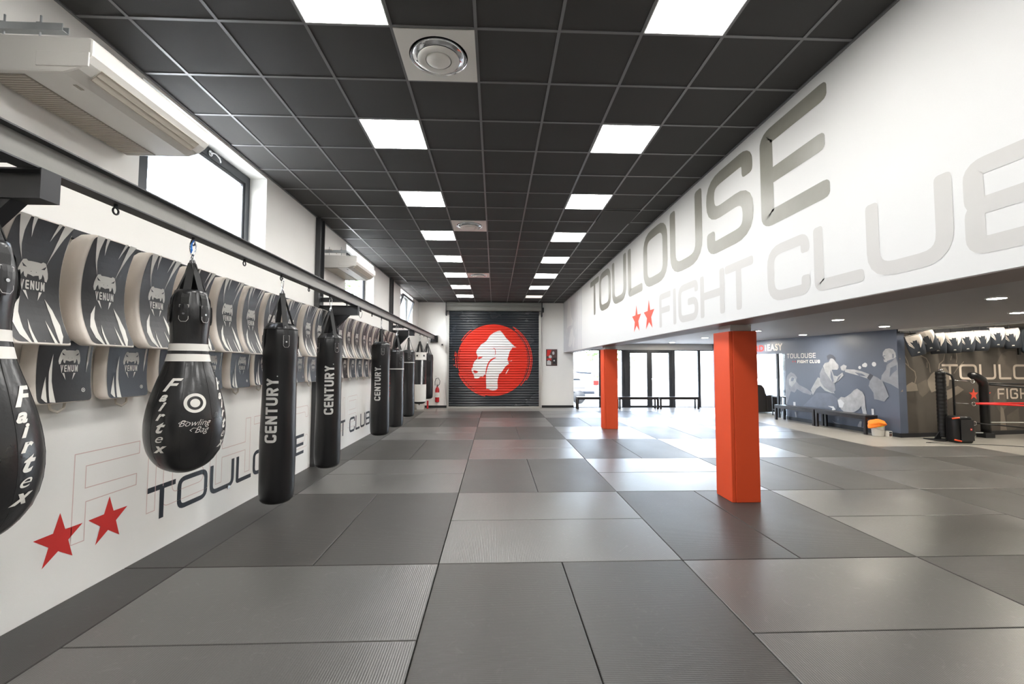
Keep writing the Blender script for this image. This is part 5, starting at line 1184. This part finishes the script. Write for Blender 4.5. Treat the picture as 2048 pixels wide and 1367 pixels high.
# neighbouring padded corner
bm = NB(); pd(bm, [(.92, .22, 1.41), (1.0, .22, 1.39), (1.12, .23, 1.34), (1.22, .25, 1.29), (1.30, .28, 1.18), (1.32, .30, 1.02), (1.32, .30, .6), (1.33, .31, .12)], [.055, .085, .09, .09, .085, .085, .085, .085]); new_obj('corner_pad', bm, M['leather2'], t, smooth=True)
new_obj('pad_foot', B(1.22, 1.44, .22, .42, -.003, .10), M['blackmetal'], t)
for z, dz in ((1.29, 0), (.785, 0), (.355, 0)):
    bm = NB(); tube(bm, [(.44+.022*math.cos(q), .16, z+.022*math.sin(q)) for q in [2*PI*k/14 for k in range(14)]], .006, 6, closed=True)
    tube(bm, [(.46, .16, z), (.55, .16, z-.004), (.62, .16, z-.008), (.72, .16, z-.012), (.86, .16, z-.02)], [.006, .013, .006, .013, .006], 8)
    tube(bm, [(.905+.042*math.cos(q), .16, z-.022+.042*math.sin(q)) for q in [2*PI*k/18 for k in range(18)]], .009, 6, closed=True)
    new_obj('turnbuckle', bm, M['chrome'], t, smooth=True)
def rope(pts, r, m): new_obj('rope', tube(NB(), pts, r, 10), M[m], t, smooth=True)
rope([(.95, .16, .765), (1.5, .02, .755), (2.3, -.25, .72), (3.6, -.9, .70)], .019, 'redrope'); rope([(.95, .16, .775), (1.6, .16, .778), (2.6, .10, .775), (4.0, .0, .77)], .019, 'redrope')
rope([(1.28, .24, 1.20), (1.9, .05, 1.14), (3.4, -.6, 1.02)], .019, 'leather2'); rope([(1.28, .24, 1.225), (2.2, .16, 1.20), (4.0, .05, 1.17)], .017, 'leather2')
rope([(.95, .16, .335), (1.5, .02, .29), (2.2, -.25, .22), (3.4, -.8, .10)], .015, 'leather2'); rope([(1.34, .2, .35), (2.2, .14, .35), (4.0, .1, .36)], .010, 'printgrey')
bm = NB(); z = 1.06
P0 = [(2.10, -.17, 1.12), (2.02, -.15, .90), (1.97, -.16, .72), (2.06, -.17, .45), (2.12, -.20, .20)]
tube(bm, P0, [.05, .05, .035, .05, .04], 4, flat=.25, updir=(0, 1, 0)); new_obj('rope_spacer', bm, M['webbing'], t)
a = Art(); 
for k, ch in enumerate('SPORT'): font_mesh(a, ch, .085, (2.058-.016*k, 1.03-.062*k), bold=.004, rot=-PI/2*.0-PI/2)
for k, ch in enumerate('COB'): font_mesh(a, ch, .075, (2.012+.018*k, .60-.062*k), bold=.004, rot=-PI/2)
new_obj('spacer_lettering', a.lay(lambda u, v, w: (u, -.215-w, v)), M['print'], t, smooth='flat')
# gear lying behind
t = thing('gear_bag', 'rounded dark duffel on the floor behind the portable speaker', 'bag', (10.50, 9.60, -.004))
new_obj('body', tube(NB(), [(-.16, 0, .13), (-.12, 0, .13), (0, 0, .13), (.10, 0, .13), (.14, 0, .13)], [.08, .12, .128, .12, .07], 20), M['brown'], t, smooth=True)
new_obj('carry_bar', tube(NB(), [(.14, 0, .13), (.42, .02, .12)], .014, 8), M['galv'], t, smooth=True)
t = thing('portable_speaker', 'tall black portable speaker with orange handles beside the ring post', 'speaker', (9.85, 9.13, 0), -.10)
prof = rr([(-.19, -.13), (.17, -.15), (.20, .14), (-.18, .15)], .07, True, 6)
bm = NB(); rings = []
for s, z in ((.86, .0), (.95, .02), (1.0, .06), (.985, .28), (.96, .50), (.90, .535), (.78, .55)): rings.append([bm.verts.new((p.x*s, p.y*s, z)) for p in prof])
for A_, B_ in zip(rings, rings[1:]):
    for k in range(len(prof)): bm.faces.new((A_[k], A_[(k+1) % len(prof)], B_[(k+1) % len(prof)], B_[k]))
bm.faces.new(rings[0][::-1]); bm.faces.new(rings[-1]); new_obj('body', bm, M['leather2'], t, smooth=True)
new_obj('grille', B(-.10, .155, -.158, -.150, .05, .48), M['padblack'], t, bevel=.006)
new_obj('top_handle_trim', tube(NB(), [(-.215, -.09, .50), (-.17, -.13, .515), (-.12, -.15, .525)], .016, 8), M['orange'], t, smooth=True)
new_obj('bottom_handle_trim', tube(NB(), [(-.19, -.09, .06), (-.15, -.135, .05), (-.10, -.15, .04)], .016, 8), M['orange'], t, smooth=True)
a = Art(); a.poly(rr([(.075, .265), (.115, .265), (.115, .31), (.075, .31)], .008, True)); a.poly([(.083, .280), (.107, .280), (.107, .294), (.083, .294)], mi=1, layer=1); new_obj('badge', a.lay(lambda u, v, w: (u, -.159-w, v)), [M['redrope'], M['print']], t, smooth='flat')
new_obj('cable', tube(NB(), [(.0, .14, .02), (-.3, .0, .008), (-.8, -.15, .008), (-.55, -.30, .008), (.3, -.35, .008), (1.2, -.75, .008), (2.0, -1.0, .008)], .006, 6), M['blackmetal'], t, smooth=True)
